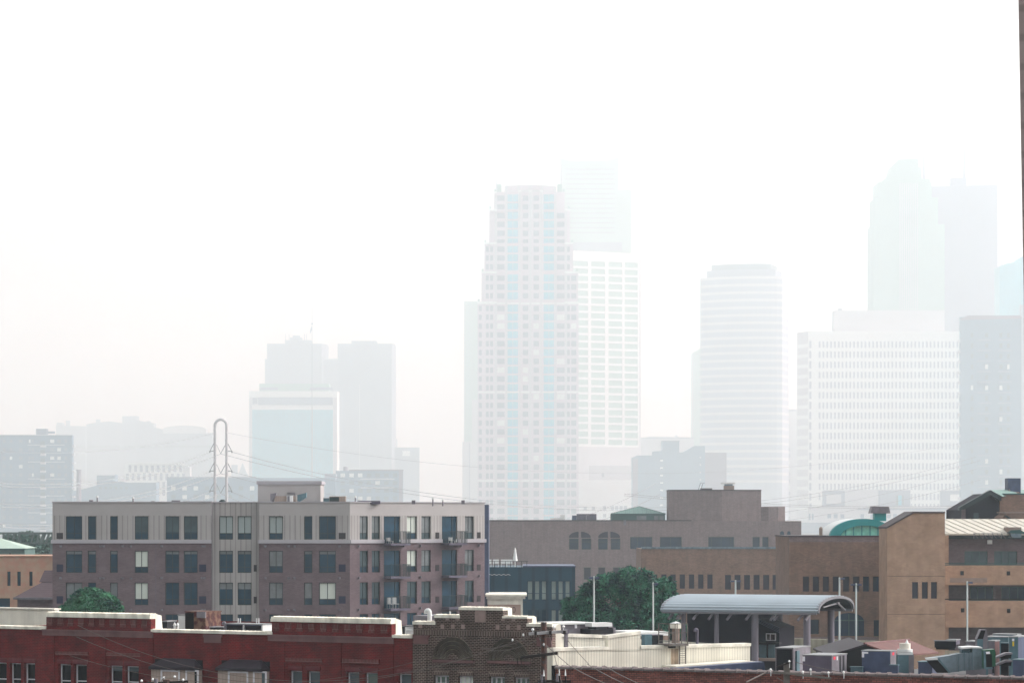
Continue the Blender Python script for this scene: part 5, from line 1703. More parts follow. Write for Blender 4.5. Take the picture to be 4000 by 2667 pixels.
m.v = [(x + y * .19, y, z) for x, y, z in m.v]      # flank turned away from the camera
t.single(m, M['edge_brick'])

# ================================================================== trees
def leaf_mat(name, a, b):
    m = bpy.data.materials.new(name)
    m.use_nodes = True
    T, p = m.node_tree, m.node_tree.nodes['Principled BSDF']
    tc = T.nodes.new('ShaderNodeTexCoord')
    no = T.nodes.new('ShaderNodeTexNoise')
    no.inputs['Scale'].default_value = 1.1
    no.inputs['Detail'].default_value = 5
    r = T.nodes.new('ShaderNodeValToRGB')
    r.color_ramp.elements[0].position, r.color_ramp.elements[1].position = .4, .6
    r.color_ramp.elements[0].color, r.color_ramp.elements[1].color = (*a, 1), (*b, 1)
    T.links.new(tc.outputs['Object'], no.inputs['Vector'])
    T.links.new(no.outputs[0], r.inputs[0])
    T.links.new(r.outputs[0], p.inputs['Base Color'])
    p.inputs['Roughness'].default_value = .7
    p.inputs['Specular IOR Level'].default_value = .2
    return m


def tree(label, Y, lobes, leaf, n, seed, mat, trunk, group=None, name='leafy_tree'):
    """lobes: (px, py, rx px, ry px, weight). leaves fill ellipsoids, denser near their skins"""
    fr = Fr((trunk, Y))
    rg = random.Random(seed)
    t = Th(name, label, 'tree', fr, group)
    k = Y / F
    m = t.mb()
    base_lobes = list(lobes)
    for (px, py, rx, ry) in base_lobes:          # small outer sprays make the outline uneven
        for _ in range(7):
            a = rg.uniform(-.4, math.pi + .4)
            q = rg.uniform(.22, .36)
            lobes = lobes + [(px + rx * math.cos(a) * .86, py - ry * math.sin(a) * .86, rx * q, ry * q)]
    tot = sum(l[2] * l[3] for l in lobes)
    for (px, py, rx, ry) in lobes:
        cx, cz = (px - trunk) * k, fr.Z(trunk, py)
        cy = rg.uniform(-.3, .3) * rx * k
        for _ in range(int(n * rx * ry / tot)):
            while True:
                d = Vector((rg.gauss(0, 1), rg.gauss(0, 1), rg.gauss(0, 1)))
                if d.length > .01:
                    break
            d.normalize()
            rr = rg.uniform(.35, 1.0) ** .55 * rg.uniform(.92, 1.1)
            # bumpy skin
            rr *= 1 + .13 * math.sin(d.x * 7 + seed) * math.sin(d.z * 8 + px) + .06 * math.sin(d.y * 15 + d.z * 13)
            p = Vector((cx + d.x * rx * k * rr, cy + d.y * rx * k * rr * .9, cz + d.z * ry * k * rr))
            s_ = leaf * rg.uniform(.6, 1.3)
            a = Vector((rg.gauss(0, 1), rg.gauss(0, 1), rg.gauss(0, .6))).normalized()
            b = a.cross(Vector((rg.gauss(0, 1), rg.gauss(0, 1), rg.gauss(0, 1)))).normalized()
            i = len(m.v)
            m.v += [tuple(p - a * s_), tuple(p - b * s_ * .45), tuple(p + a * s_), tuple(p + b * s_ * .45)]
            m.f.append((i, i + 1, i + 2, i + 3))
    t.part('crown', m, mat, recalc=False)
    m = t.mb()
    top = min(l[1] for l in lobes)
    zc = fr.Z(trunk, sum(l[1] for l in lobes) / len(lobes))
    r0 = .02 * (zc) + .12
    m.tube([(0, 0, 0), (.05, 0, zc * .4), (-.05, .1, zc * .8), (0, 0, zc)], r0, 8, r1=r0 * .5)
    for (px, py, rx, ry) in base_lobes:
        e_ = Vector(((px - trunk) * k, 0, fr.Z(trunk, py)))
        s_ = Vector((0, 0, zc * rg.uniform(.6, .85)))
        m.tube([s_, s_.lerp(e_, .5) + Vector((0, 0, -.2)), e_], r0 * .45, 6, r1=r0 * .12)
    M.setdefault('bark', mk('bark', (.06, .045, .035), .95, var=.4, scale=3))
    t.part('trunk', m, M['bark'], smooth=True)
    return t


lm1 = leaf_mat('leaves_big', (.002, .036, .034), (.055, .22, .135))
lm2 = leaf_mat('leaves_small', (.003, .042, .034), (.07, .23, .125))
lm3 = leaf_mat('leaves_far', (.03, .09, .075), (.06, .13, .1))
tree('large dense green tree between the dark blue building and the canopy', 222,
     [(2400, 2350, 130, 100), (2470, 2275, 85, 58), (2400, 2290, 75, 50), (2540, 2320, 85, 62), (2600, 2290, 38, 40), (2290, 2370, 75, 62),
      (2230, 2385, 42, 50), (2500, 2400, 120, 80), (2580, 2390, 70, 70), (2330, 2430, 110, 60), (2440, 2440, 120, 60), (2260, 2440, 60, 50), (2620, 2350, 35, 40)],
     .13, 42000, 5, lm1, 2420)
tree('small green tree in front of the left end of the apartment building', 200,
     [(350, 2340, 75, 42), (300, 2365, 50, 32), (410, 2360, 55, 38), (355, 2380, 110, 32), (340, 2318, 32, 22), (450, 2380, 30, 24), (250, 2385, 30, 22), (385, 2318, 25, 18)],
     .11, 15000, 8, lm2, 350)
for i, (px, py, rx, ry) in enumerate(((100, 2112, 55, 34), (160, 2140, 45, 32), (40, 2120, 35, 30), (200, 2130, 25, 30))):
    tree(('rounded tree seen through the bridge struts, the largest', 'tree right of centre beyond the bridge', 'leftmost tree beyond the bridge',
          'tree beside the apartment corner beyond the bridge')[i], 500 + 14 * i,
         [(px, py, rx, ry), (px - rx * .4, py + 14, rx * .6, ry * .8), (px + rx * .4, py + 12, rx * .6, ry * .8), (px, py + 40, rx, ry)], .38, 3000, 20 + i, lm3, px, 'trees beyond the bridge')
for i, (px, py, rx, ry, Y) in enumerate(((2250, 2470, 40, 35, 228), (2640, 2460, 45, 40, 226))):
    tree(('bushy tree low beside the dark blue building', 'bushy tree low behind the ladder platform')[i], Y, [(px, py, rx, ry), (px + 20, py + 20, rx, ry)], .14, 4000, 40 + i, lm1, px)
_Fr = Fr
FK_ = 1.6


def Fr(A, B=None):      # the far city: distances grow with one factor
    return _Fr((A[0], A[1] * FK_), (B[0], B[1] * FK_) if B else None)


# ================================================================== far skyline, fading in the haze
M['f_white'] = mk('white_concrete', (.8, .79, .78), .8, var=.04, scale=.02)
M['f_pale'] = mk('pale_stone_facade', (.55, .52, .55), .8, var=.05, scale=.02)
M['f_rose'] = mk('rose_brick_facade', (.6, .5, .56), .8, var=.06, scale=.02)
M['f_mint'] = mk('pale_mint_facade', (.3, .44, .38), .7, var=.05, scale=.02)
M['f_grey'] = mk('grey_facade', (.2, .21, .29), .8, var=.06, scale=.02)  # grey made bluer: cool haze tint put into the base colour
M['f_dark'] = glass('dark_blue_facade', (.05, .075, .1), .5, .3, var=.1, scale=.02)  # likewise bluer, carrying part of the haze tint
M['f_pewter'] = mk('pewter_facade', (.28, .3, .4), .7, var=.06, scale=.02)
M['f_lav'] = glass('lavender_dark_glass', (.14, .12, .24), .5, .3, var=.06, scale=.02)
M['f_blue'] = glass('blue_curtain_glass', (.03, .42, .56), .35, .4, var=.15, scale=.01)
M['f_glass'] = glass('far_window_glass', (.16, .17, .22), .3, .4, var=.2, scale=.05)
M['f_glass_light'] = glass('far_window_blind', (.75, .75, .72), .5, .3, var=.1, scale=.05)
M['f_bluegrey'] = mk('haze_blue_brick', (.09, .15, .24), .85, var=.1, scale=.03)  # brick colour pushed to blue in place of a bluer haze
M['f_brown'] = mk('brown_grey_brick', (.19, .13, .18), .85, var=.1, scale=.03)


def far_windows(th, fr, rects, mat='f_glass', y=0, rec=.6, holes=None, light=None, seed=1, frame=None):
    """rects in photo px; 100 largest as parts, the rest as one part"""
    rg = random.Random(seed)
    R_ = [fr.rect(*r, y) for r in rects]
    if holes is not None:
        holes += R_
    order = sorted(range(len(R_)), key=lambda i: -(R_[i][1] - R_[i][0]) * (R_[i][3] - R_[i][2]))
    rest = {}
    for k, i in enumerate(order):
        a, b, c, d = R_[i]
        mt = light if light and rg.random() < .16 else mat
        if k < 100:
            th.part('window', th.mb(fr).box(a, b, y + rec, y + rec + .3, c, d), M[mt])
        else:
            rest.setdefault(mt, th.mb(fr)).box(a, b, y + rec, y + rec + .3, c, d)
    if rest:
        # all remaining panes as one stuff part
        m = th.mb(fr)
        for q in rest.values():
            m.add(q.v, q.f)
        th.part('window', m, M[mat], stuff=True)
    return R_


def grid(x0, dx, nx, w_, y0, dy, ny, h):
    return [(x0 + i * dx, x0 + i * dx + w_, y0 + j * dy, y0 + j * dy + h) for j in range(ny) for i in range(nx)]


def slab(th, name, mat, x0, x1, y0, y1=None, d0=0, d1=16, holes=None, rd=1.0):
    fr = th.fr
    X0, X1 = fr.X(x0, d0), fr.X(x1, d0)
    Z1 = fr.Z((x0 + x1) / 2, y0, d0)
    Z0 = 0 if y1 is None else fr.Z((x0 + x1) / 2, y1, d0)
    m = th.mb().wall(X0, X1, Z0, Z1, holes or [], y=d0, rd=rd, depth=d1 - d0)
    return th.part(name, m, M[mat])


# ---- apartment slab at the left edge
fr = Fr((0, 2700))
t = Th('apartment_tower', 'hazy brick apartment block with stacked balconies at the left edge', 'building', fr, at=140)
rc = []
rg = random.Random(4)
for j in range(12):
    for x, w_ in ((10, 12), (38, 10), (74, 14), (112, 8), (124, 8), (196, 16), (224, 14), (252, 10)):
        rc.append((x, x + w_, 1716 + j * 33, 1716 + j * 33 + 13))
hs_ = []
far_windows(t, fr, rc, 'f_glass', holes=hs_, light='f_glass_light', rec=.4)
slab(t, 'wall', 'f_bluegrey', -90, 281, 1699, holes=hs_)
t.part('penthouse', t.mb().pbox(141, 182, 1674, 1699, 6, 20), M['f_grey'])
t.part('penthouse', t.mb().pbox(184, 214, 1684, 1693, 6, 8), M['f_grey'])
t.part('coping', t.mb().pbox(-90, 282, 1697, 1700, -.5, 1), M['f_pale'])
for j in range(12):
    y = 1738 + j * 33
    t.part('balcony', t.mb().pbox(157, 178, y, y + 8, -4, 0), M['f_pale'])
    t.part('balcony_recess', t.mb().pbox(158, 176, y - 15, y, -.2, 0), M['f_dark'])
    t.part('balcony', t.mb().pbox(281, 290, y, y + 7, 1, 14), M['f_pale'])
    if j % 2 == 0:
        t.part('band', t.mb().pbox(108, 156, y - 2, y + 1, -.4, 0), M['f_pale'])
        t.part('band', t.mb().pbox(180, 252, y - 2, y + 1, -.4, 0), M['f_pale'])

# ---- far ridge of buildings behind
for i, (pp, Y, lb, mt) in enumerate((
        ([(219, 2100), (219, 1664), (222, 1650), (241, 1650), (242, 1662), (335, 1664), (335, 2100)], 5900, 'faint grey block with small stair head just right of the left apartments', 'f_grey'),
        ([(337, 2100), (337, 1657), (372, 1650), (430, 1645), (478, 1652), (478, 2100)], 5750, 'faint wide block under the left of the tallest far ridge', 'f_grey'),
        ([(478, 2100), (478, 1625), (534, 1624), (534, 2100)], 5600, 'faint narrow tallest block of the far left ridge', 'f_grey'),
        ([(534, 2100), (534, 1640), (562, 1646), (600, 1652), (600, 1668), (636, 1676), (636, 2100)], 5500, 'faint stepped block right of the tallest far left ridge block', 'f_grey'),
        ([(636, 2100), (636, 1690), (830, 1690), (830, 2100)], 5400, 'faint low wide block left of the arch pylon', 'f_grey'))):
    fr = Fr((pp[0][0], Y))
    t = Th('office_building', lb, 'building', fr, at=(pp[0][0] + pp[-1][0]) / 2)
    t.part('wall', t.mb().pprism(pp, 0, 60), M[mt])
    if i == 4:
        c = 722
        m = t.mb().pprism([(638, 1692)] + [(c - 84 * math.cos(math.pi * q / 12), 1676 - 14 * math.sin(math.pi * q / 12)) for q in range(13)] + [(806, 1692)], -10, 40, at=0)
        t.part('curved_top', m, M['f_pale'])
    x0, x1 = pp[0][0] + 8, pp[-1][0] - 8
    t.part('window_band', t.mb().pbox(x0, x1, 1740, 1748, -1, 0), M['f_dark'])
    t.part('rooftop_box', t.mb().pbox(x0 + 30, x0 + 44, pp[3][1] - 8 if i < 4 else 1682, 1700, 10, 30), M[mt])

# ---- white finned hall
fr = Fr((490, 3600))
t = Th('civic_building', 'white building with rows of fins and a thin curved roof left of the arch pylon', 'building', fr, at=620)
hs_ = []
rc = [(502 + i * 22, 513 + i * 22, 1817, 1843) for i in range(10)] + [(492 + i * 22, 503 + i * 22, 1849, 1875) for i in range(11)] + \
     [(612 + i * 22, 623 + i * 22, 1881, 1905) for i in range(2)] + [(612 + i * 22, 623 + i * 22, 1912, 1935) for i in range(2)]
far_windows(t, fr, rc, 'f_grey', holes=hs_, rec=.6)
slab(t, 'wall', 'f_white', 486, 715, 1812, holes=hs_)
t.part('roof', t.mb().pprism([(488, 1812), (500, 1807), (600, 1804), (690, 1808), (742, 1820), (690, 1813)], -8, 40, at=0), M['f_white'])
t.part('curved_wing', t.mb().pprism([(715, 2100), (715, 1815), (742, 1825), (746, 2100)], 2, 30), M['f_pale'])
fr = Fr((308, 2700))
t = Th('chimney', 'hazy brick smokestack between the left apartments and the finned white hall', 'chimney', fr, at=308)
r = 10 * 2700 * FK_ / F
t.part('shaft', t.mb().cyl(0 + fr.X(308), 0, 0, fr.Z(308, 1836), r * 1.05, r * .9, 12), M['f_brown'], smooth=True)
t.part('rim', t.mb().cyl(fr.X(308), 0, fr.Z(308, 1837), fr.Z(308, 1833), r * 1.1, None, 12), M['f_brown'])
fr = Fr((300, 3000))
t = Th('warehouse', 'hazy low bluish warehouse with stepped top behind the smokestack', 'building', fr, at=430)
t.part('wall', t.mb().pprism([(270, 2100), (270, 1920), (330, 1908), (378, 1895), (378, 1853), (448, 1853), (448, 1878), (500, 1884), (610, 1884), (610, 2100)], 0, 40), M['f_bluegrey'])
t.part('parapet_band', t.mb().pbox(378, 448, 1853, 1857, -1, 0), M['f_pale'])
for i in range(6):
    t.part('window', t.mb().pbox(388 + i * 20, 398 + i * 20, 1900, 1910, -.6, 0), M['f_dark'])

# ---- low bluish warehouses under the bank
fr = Fr((650, 2600))
t = Th('warehouse', 'long hazy blue-grey warehouse behind the arch pylon legs', 'building', fr, at=900)
hs_ = []
rc = [(668 + i * 44, 686 + i * 44, 1898, 1914) for i in range(14)] + [(668 + i * 44, 686 + i * 44, 1932, 1948) for i in range(14)]
far_windows(t, fr, rc, 'f_dark', holes=hs_, light='f_glass_light', rec=.5)
slab(t, 'wall', 'f_bluegrey', 652, 1310, 1866, holes=hs_)
t.part('parapet', t.mb().pbox(652, 1000, 1862, 1867, -.6, 2), M['f_grey'])
t.part('roof_bulkhead', t.mb().pbox(1268, 1312, 1850, 1868, 4, 30), M['f_grey'])
fr = Fr((1310, 2750))
t = Th('warehouse', 'hazy brick loft block with dark cornice right of the bank tower', 'building', fr, at=1450)
hs_ = []
rc = grid(1330, 34, 7, 18, 1848, 30, 4, 15)
far_windows(t, fr, rc, 'f_dark', holes=hs_, light='f_glass_light', rec=.5)
slab(t, 'wall', 'f_bluegrey', 1312, 1574, 1838, holes=hs_)
t.part('cornice', t.mb().pbox(1364, 1576, 1833, 1838, -2, 2), M['f_brown'])
for i in range(6):
    t.part('finial', t.mb().pbox(1364 + i * 8, 1367 + i * 8, 1826, 1834, 1, 2), M['f_white'])
t.part('corner_pier', t.mb().pbox(1558, 1574, 1838, 2060, -2, 0), M['f_brown'])
for y in (1868, 1902):
    t.part('balcony_band', t.mb().pbox(1408, 1540, y, y + 4, -3, 0), M['f_pale'])
t.part('water_tank', t.mb().cyl(fr.X(1350, 5), 5, fr.Z(1350, 1838), fr.Z(1350, 1822), 3.5), M['f_brown'])

# ---- small steeples
fr = Fr((916, 5200))
t = Th('church', 'faint pointed steeples left of the bank tower', 'church', fr, at=930)
t.part('tower', t.mb().pbox(904, 927, 1815, 2050, 0, 12), M['f_grey'])
t.part('steeple', t.mb().pprism([(932, 1850), (947, 1808), (964, 1850)], 0, 14), M['f_grey'])
t.part('nave', t.mb().pbox(904, 966, 1850, 2050, 2, 30), M['f_grey'])

# ---- bank with blue curtain wall
fr = Fr((972, 4100))
t = Th('office_tower', 'wide bank-like block with a blue glass front in a pale frame', 'building', fr, at=1145)
slab(t, 'wall', 'f_white', 973, 1317, 1527, d1=80)
t.part('upper_storey', t.mb().pbox(1013, 1285, 1498, 1528, 12, 70), M['f_mint'])
for a, b in ((1016, 1086), (1210, 1300)):
    t.part('upper_band', t.mb().pbox(a, b, 1513, 1523, 11, 12), M['f_grey'])
t.part('dark_band', t.mb().pbox(1008, 1300, 1551, 1581, -2, 0), M['f_grey'])
t.part('dark_band', t.mb().pbox(986, 1006, 1553, 1578, -1.5, 0), M['f_grey'])
cg = t.part('curtain_wall', t.mb().pbox(986, 1300, 1600, 2040, -3, 0), M['f_blue'])
m = t.mb()
for i in range(40):
    x = fr.X(986 + i * 7.85)
    m.box(x - .25, x + .25, -3.5, -3, 30, fr.Z(1140, 1600))
t.part('mullion', m, M['f_bluegrey'], cg)
t.part('pier', t.mb().pbox(1302, 1316, 1552, 2040, -4, 0), M['f_pale'])
t.part('pier', t.mb().pbox(974, 984, 1552, 2040, -4, 0), M['f_pale'])
t = Th('flagpole', 'tall thin flagpole with a limp flag above the bank-like block', 'flagpole', Fr((1219, 4090)), at=1219, z=100)
t.part('pole', t.mb().cyl(0, 0, 100, t.fr.Z(1219, 1203), 1.4, .4, 6), M['f_dark'])
t.part('flag', t.mb().pprism([(1211, 1305), (1211, 1290), (1218, 1272), (1218, 1290)], 0, .3), M['f_grey'])
t.part('bulb', t.mb().cyl(0, 0, t.fr.Z(1219, 1267), t.fr.Z(1219, 1262), 2, None, 6), M['f_dark'])

# ---- twin towers
fr = Fr((1040, 5150))
t = Th('office_tower', 'faint left twin tower with stepped rooftop and chamfered corner behind the bank', 'building', fr, at=1150)
m = t.mb().plan([(fr.X(1043), 0), (fr.X(1256), 0), (fr.X(1273), 30), (fr.X(1273), 120), (fr.X(1043), 120)], 0, fr.Z(1150, 1342))
t.part('wall', m, M['f_grey'])
t.part('side_wing', t.mb().pbox(1035, 1043, 1402, 2050, 10, 60), M['f_grey'])
t.part('rooftop', t.mb().pbox(1113, 1215, 1328, 1343, 20, 80), M['f_grey'])
t.part('rooftop', t.mb().pbox(1132, 1178, 1318, 1328, 30, 70), M['f_grey'])
t.part('rooftop', t.mb().pbox(1143, 1170, 1310, 1318, 35, 65), M['f_grey'])
m = t.mb()
for x in (1116, 1129, 1190, 1198):
    m.cyl(fr.X(x, 25), 25, fr.Z(x, 1330), fr.Z(x, 1302), 1., None, 5)
t.part('antenna', m, M['f_grey'])
t = Th('office_tower', 'low faint link block between the twin towers', 'building', fr, at=1296)
t.part('wall', t.mb().pbox(1257, 1320, 1403, 2050, 15, 90), M['f_grey'])
t.part('parapet', t.mb().pbox(1257, 1320, 1400, 1404, 14, 16), M['f_pale'])
fr = Fr((1319, 5000))
t = Th('office_tower', 'faint right twin tower, a plain flat-topped slab', 'building', fr, at=1430)
m = t.mb().plan([(fr.X(1319), 0), (fr.X(1530), 0), (fr.X(1540), 20), (fr.X(1540), 120), (fr.X(1319), 120)], 0, fr.Z(1430, 1342))
t.part('wall', m, M['f_grey'])
t.part('rooftop', t.mb().pbox(1373, 1470, 1331, 1343, 20, 90), M['f_grey'])
t.part('corner_rib', t.mb().pbox(1403, 1405, 1500, 2050, -2, 0), M['f_pale'])
fr = Fr((1541, 4900))
t = Th('office_tower', 'small faint block with one pale window box right of the twin towers', 'building', fr, at=1590)
slab(t, 'wall', 'f_grey', 1541, 1638, 1747)
t.part('sign_panel', t.mb().pbox(1572, 1602, 1760, 1780, -2, 0), M['f_white'])
t.part('antenna', t.mb().cyl(fr.X(1550, 3), 3, fr.Z(1550, 1750), fr.Z(1550, 1713), 1.1, None, 6), M['f_grey'])

# ---- tall slim blocks left of the central tower
fr = Fr((1813, 4600))
t = Th('office_tower', 'very faint pale tower peeking out left of the central stepped tower', 'building', fr, at=1840)
slab(t, 'wall', 'f_mint', 1813, 1868, 1176, d1=60)
t.part('setback', t.mb().pbox(1826, 1868, 1320, 2050, -8, 0), M['f_mint'])
fr = Fr((1806, 4300))
t = Th('office_tower', 'faint lower grey block at the foot of the pale tower left of the central one', 'building', fr, at=1835)
slab(t, 'wall', 'f_pale', 1806, 1868, 1725, d1=50)
t.part('upper_block', t.mb().pbox(1844, 1868, 1560, 1726, 0, 40), M['f_pale'])
t.part('pier', t.mb().pbox(1832, 1836, 1730, 2050, -2, 0), M['f_grey'])

# ---- central stepped residential tower
fr = Fr((1860, 3350))
ct = Th('residential_tower', 'tall stepped central tower with crown, corner spires and blue balcony columns', 'building', fr, at=2065)
tiers = [(1866, 2260, 1180, 2090, 0), (1881, 2258, 1062, 1180, 0), (1892, 2239, 949, 1062, 0), (1911, 2226, 818, 949, 0), (1930, 2206, 750, 818, 0)]
cols = [(1870, 1882, 0), (1898, 1909, 0), (1914, 1926, 0), (1942, 1971, 2), (1983, 2023, 3), (2042, 2063, 1), (2084, 2105, 1), (2124, 2164, 3),
        (2175, 2205, 2), (2215, 2226, 0), (2231, 2251, 0)]
k = 0
allw = []
for ti, (a, b, y0, y1, d) in enumerate(tiers):
    hs_ = []
    rc, bal_, bl = [], [], []
    y = y0 + 14
    while y < y1 - 12 and y < 2080:
        for ca, cb, kind in cols:
            if ca < a + 4 or cb > b - 4:
                continue
            if kind == 3:
                bal_.append((ca, cb, y - 4, y + 24))
            else:
                rc.append((ca, cb, y, y + 21))
        y += 34.4
    allw.append((rc, bal_, d, ti))
wcount = 0
stuffm = ct.mb()
rg = random.Random(11)
for (rc, bal_, d, ti), (a, b, y0, y1, _) in zip(allw, tiers):
    hs_ = [fr.rect(*r, d) for r in rc + bal_]
    m = ct.mb().wall(fr.X(a, d), fr.X(b, d), fr.Z(2060, y1, d), fr.Z(2060, y0, d), hs_, y=d, rd=2.2, depth=110 - 2 * d)
    ct.part('wall', m, M['f_rose'])
    for r in rc:
        q = fr.rect(*r, d)
        if rg.random() < .14:
            mt = 'f_glass_light'
        else:
            mt = 'f_glass'
        if ti < 2 and wcount < 100 and (r[1] - r[0] > 15):
            wcount += 1
            o = ct.part('window', ct.mb().box(q[0], q[1], d + 1.2, d + 1.6, q[2], q[3]), M[mt])
        else:
            stuffm.box(q[0], q[1], d + 1.2, d + 1.6, q[2], q[3])
    gm = ct.mb()
    fm = ct.mb()
    for r in bal_:
        q = fr.rect(*r, d)
        gm.box(q[0], q[1], d + 2, d + 2.2, q[2], q[3])
        fm.box(q[0], q[1], d - 1.5, d, q[2] - 1.2, q[2])
        c = (q[0] + q[1]) / 2
        fm.box(c - .4, c + .4, d + 1.4, d + 2, q[2], q[3])
    if bal_:
        o = ct.part('balcony_glazing', gm, M['f_blue'], stuff=True)
        ct.part('balcony_floor', fm, M['f_pale'], stuff=True)
    # piers and trim
    for x in (1933, 1974, 2027, 2068, 2110, 2167, 2208):
        if a + 2 < x < b - 6:
            ct.part('pier', ct.mb().pbox(x, x + 7, y0, y1, d - 3, d, at=d), M['f_pale'])
    for u, v_ in ((a - 1, 1940), (2206, b + 1)):
        if v_ - u > 4:
            ct.part('setback_cornice', ct.mb().pbox(u, v_, y0 - 2, y0 + 5, -3.4, 2), M['f_white'])
    for x in (a, b - 8):
        ct.part('corner_pinnacle', ct.mb().pbox(x, x + 8, y0 - 12, y0, d, d + 8, at=d), M['f_mint'])
ct.part('window', stuffm, M['f_glass'], stuff=True)
for y in (1182, 1528, 1874):
    ct.part('string_course', ct.mb().pbox(1866, 2260, y, y + 6, -1.8, 0), M['f_white'])
# crown
d = 4
ct.part('crown', ct.mb().pprism([(1971, 820), (1971, 726), (2025, 724), (2072, 722), (2118, 724), (2173, 728), (2173, 820)], d, 90), M['f_pale'])
for a, b, y0, y1 in ((1982, 2021, 766, 805), (2036, 2064, 766, 805), (2078, 2105, 766, 805), (2121, 2163, 766, 805), (1982, 2021, 727, 746), (2121, 2163, 729, 746),
                     (2030, 2064, 725, 742), (2074, 2112, 725, 742)):
    ct.part('crown_panel', ct.mb().pbox(a, b, y0, y1, d - 1.5, d, at=d), M['f_rose'])
for x in (2024, 2066, 2108):
    ct.part('pier', ct.mb().pbox(x, x + 12, 744, 850, d - 4, d - .5, at=d), M['f_white'])
for a, b in ((1941, 1959), (2177, 2196)):
    ct.part('corner_turret', ct.mb().pbox(a, b, 720, 830, d - 2, d + 20, at=d), M['f_mint'])
for x, y in ((1939, 637), (2194, 642)):
    ct.part('spire', ct.mb().cyl(fr.X(x, d), d, fr.Z(x, 760, d), fr.Z(x, y, d), 1.6, .5, 6), M['f_pale'])

# ---- pale stepped tower right behind
fr = Fr((2190, 4750))
t = Th('office_tower', 'very faint pale mint tower with notched top, tallest behind the central tower', 'building', fr, at=2330)
m = t.mb().plan([(fr.X(2190), 0), (fr.X(2416), 0), (fr.X(2416), 90), (fr.X(2190), 90)], 0, fr.Z(2300, 650))
t.part('wall', m, M['f_mint'])
t.part('crown', t.mb().pprism([(2190, 652), (2188, 618), (2230, 630), (2370, 628), (2418, 614), (2416, 652)], -4, 60, at=0), M['f_mint'])
t.part('right_setback', t.mb().pbox(2414, 2466, 741, 990, 5, 90), M['f_mint'])
m = t.mb()
for i in range(14):
    m.pbox(2210, 2400, 660 + i * 19, 664 + i * 19, -1, 0)
t.part('window_band', m, M['f_glass'])
t.part('mechanical_band', t.mb().pbox(2239, 2430, 946, 981, -3, 0), M['f_grey'])

# ---- white gridded tower
fr = Fr((2240, 3500), (2500, 3542))
t = Th('office_tower', 'white gridded tower with wide green-grey window bays right of the central tower', 'building', fr, at=2380)
hs_ = []
rc = []
for j in range(25):
    y = 1021 + j * 28.9
    for a, b in ((2236, 2298), (2309, 2364), (2377, 2431), (2440, 2492)):
        rc.append((a, b, y + (a - 2300) * .03, y + 20.5 + (a - 2300) * .03))
far_windows(t, fr, rc, 'f_mint', holes=hs_, rec=1.4)
slab(t, 'wall', 'f_white', 2228, 2497, 985, holes=hs_, d1=30, rd=2)
t.part('plinth', t.mb().pbox(2228, 2499, 1745, 2060, -3, 0), M['f_pale'])
t.part('side_wall', t.mb().pbox(2497, 2503, 1010, 2060, 4, 80), M['f_pale'])

# ---- low white block with small windows
fr = Fr((2262, 3500))
t = Th('office_building', 'low pale block with a few small windows between the central tower and the brick cluster', 'building', fr, at=2370)
hs_ = []
far_windows(t, fr, [(2280, 2292, 1978, 1992), (2312, 2324, 1978, 1992), (2356, 2368, 1975, 1992), (2386, 2398, 1975, 1992), (2403, 2415, 1975, 1992), (2420, 2432, 1975, 1992), (2437, 2449, 1975, 1992),
                    (2356, 2368, 2006, 2020), (2403, 2415, 2006, 2020)], 'f_glass', holes=hs_)
slab(t, 'wall', 'f_white', 2262, 2474, 1874, holes=hs_)
t.part('upper_block', t.mb().pbox(2262, 2474, 1818, 1875, 12, 60), M['f_pale'])
for a in (2284, 2350):
    t.part('window', t.mb().pbox(a, a + 10, 1846, 1862, 11.5, 12), M['f_glass'])

# ---- blocks left of the round tower
fr = Fr((2705, 4700))
t = Th('office_tower', 'faint slab with slanted top hugging the left side of the round tower', 'building', fr, at=2722)
t.part('wall', t.mb().pprism([(2705, 2050), (2705, 1378), (2735, 1360), (2745, 1360), (2745, 2050)], 0, 60), M['f_mint'])
t.part('corner_rib', t.mb().pbox(2704, 2707, 1378, 2050, -2, 0), M['f_pale'])
fr = Fr((2500, 4400))
t = Th('office_building', 'faint low horizon block between the white gridded tower and round tower', 'building', fr, at=2600)
t.part('wall', t.mb().pprism([(2500, 2050), (2500, 1712), (2540, 1704), (2638, 1706), (2642, 1698), (2650, 1706), (2710, 1708), (2710, 2050)], 0, 60), M['f_pale'])
t.part('parapet', t.mb().pbox(2500, 2710, 1709, 1712, -1, 0), M['f_grey'])

# ---- round tower
fr = Fr((2735, 4200), (3057, 4165))
t = Th('office_tower', 'tall tower with a bowed front of white and grey stripes and set-back top', 'building', fr, at=2895)
y_ = 0


def bow(fr, a, b, depth, n=18, off=0):
    x0, x1 = fr.X(a), fr.X(b)
    pts = []
    for i in range(n + 1):
        s_ = i / n
        pts.append((x0 + (x1 - x0) * s_, -depth * math.sin(math.pi * s_) ** .7 - off))
    return pts + [(x1, 80), (x0, 80)]


Zt = lambda y: fr.Z(2895, y)
t.part('wall', t.mb().plan(bow(fr, 2735, 3055, 34), 0, Zt(1084)), M['f_pewter'])
m = t.mb()
for j in range(28):
    y = 1084 + j * 29.3
    m.plan(bow(fr, 2734, 3056, 34, off=1.6), Zt(y + 10), Zt(y))
t.part('spandrel_band', m, M['f_pale'])
t.part('setback', t.mb().plan(bow(fr, 2761, 3029, 26), Zt(1084), Zt(1056)), M['f_grey'])
t.part('setback', t.mb().plan(bow(fr, 2779, 3010, 20), Zt(1056), Zt(1034)), M['f_dark'])
t.part('left_flank', t.mb().pbox(2735, 2757, 1100, 2050, -2, 0), M['f_mint'])

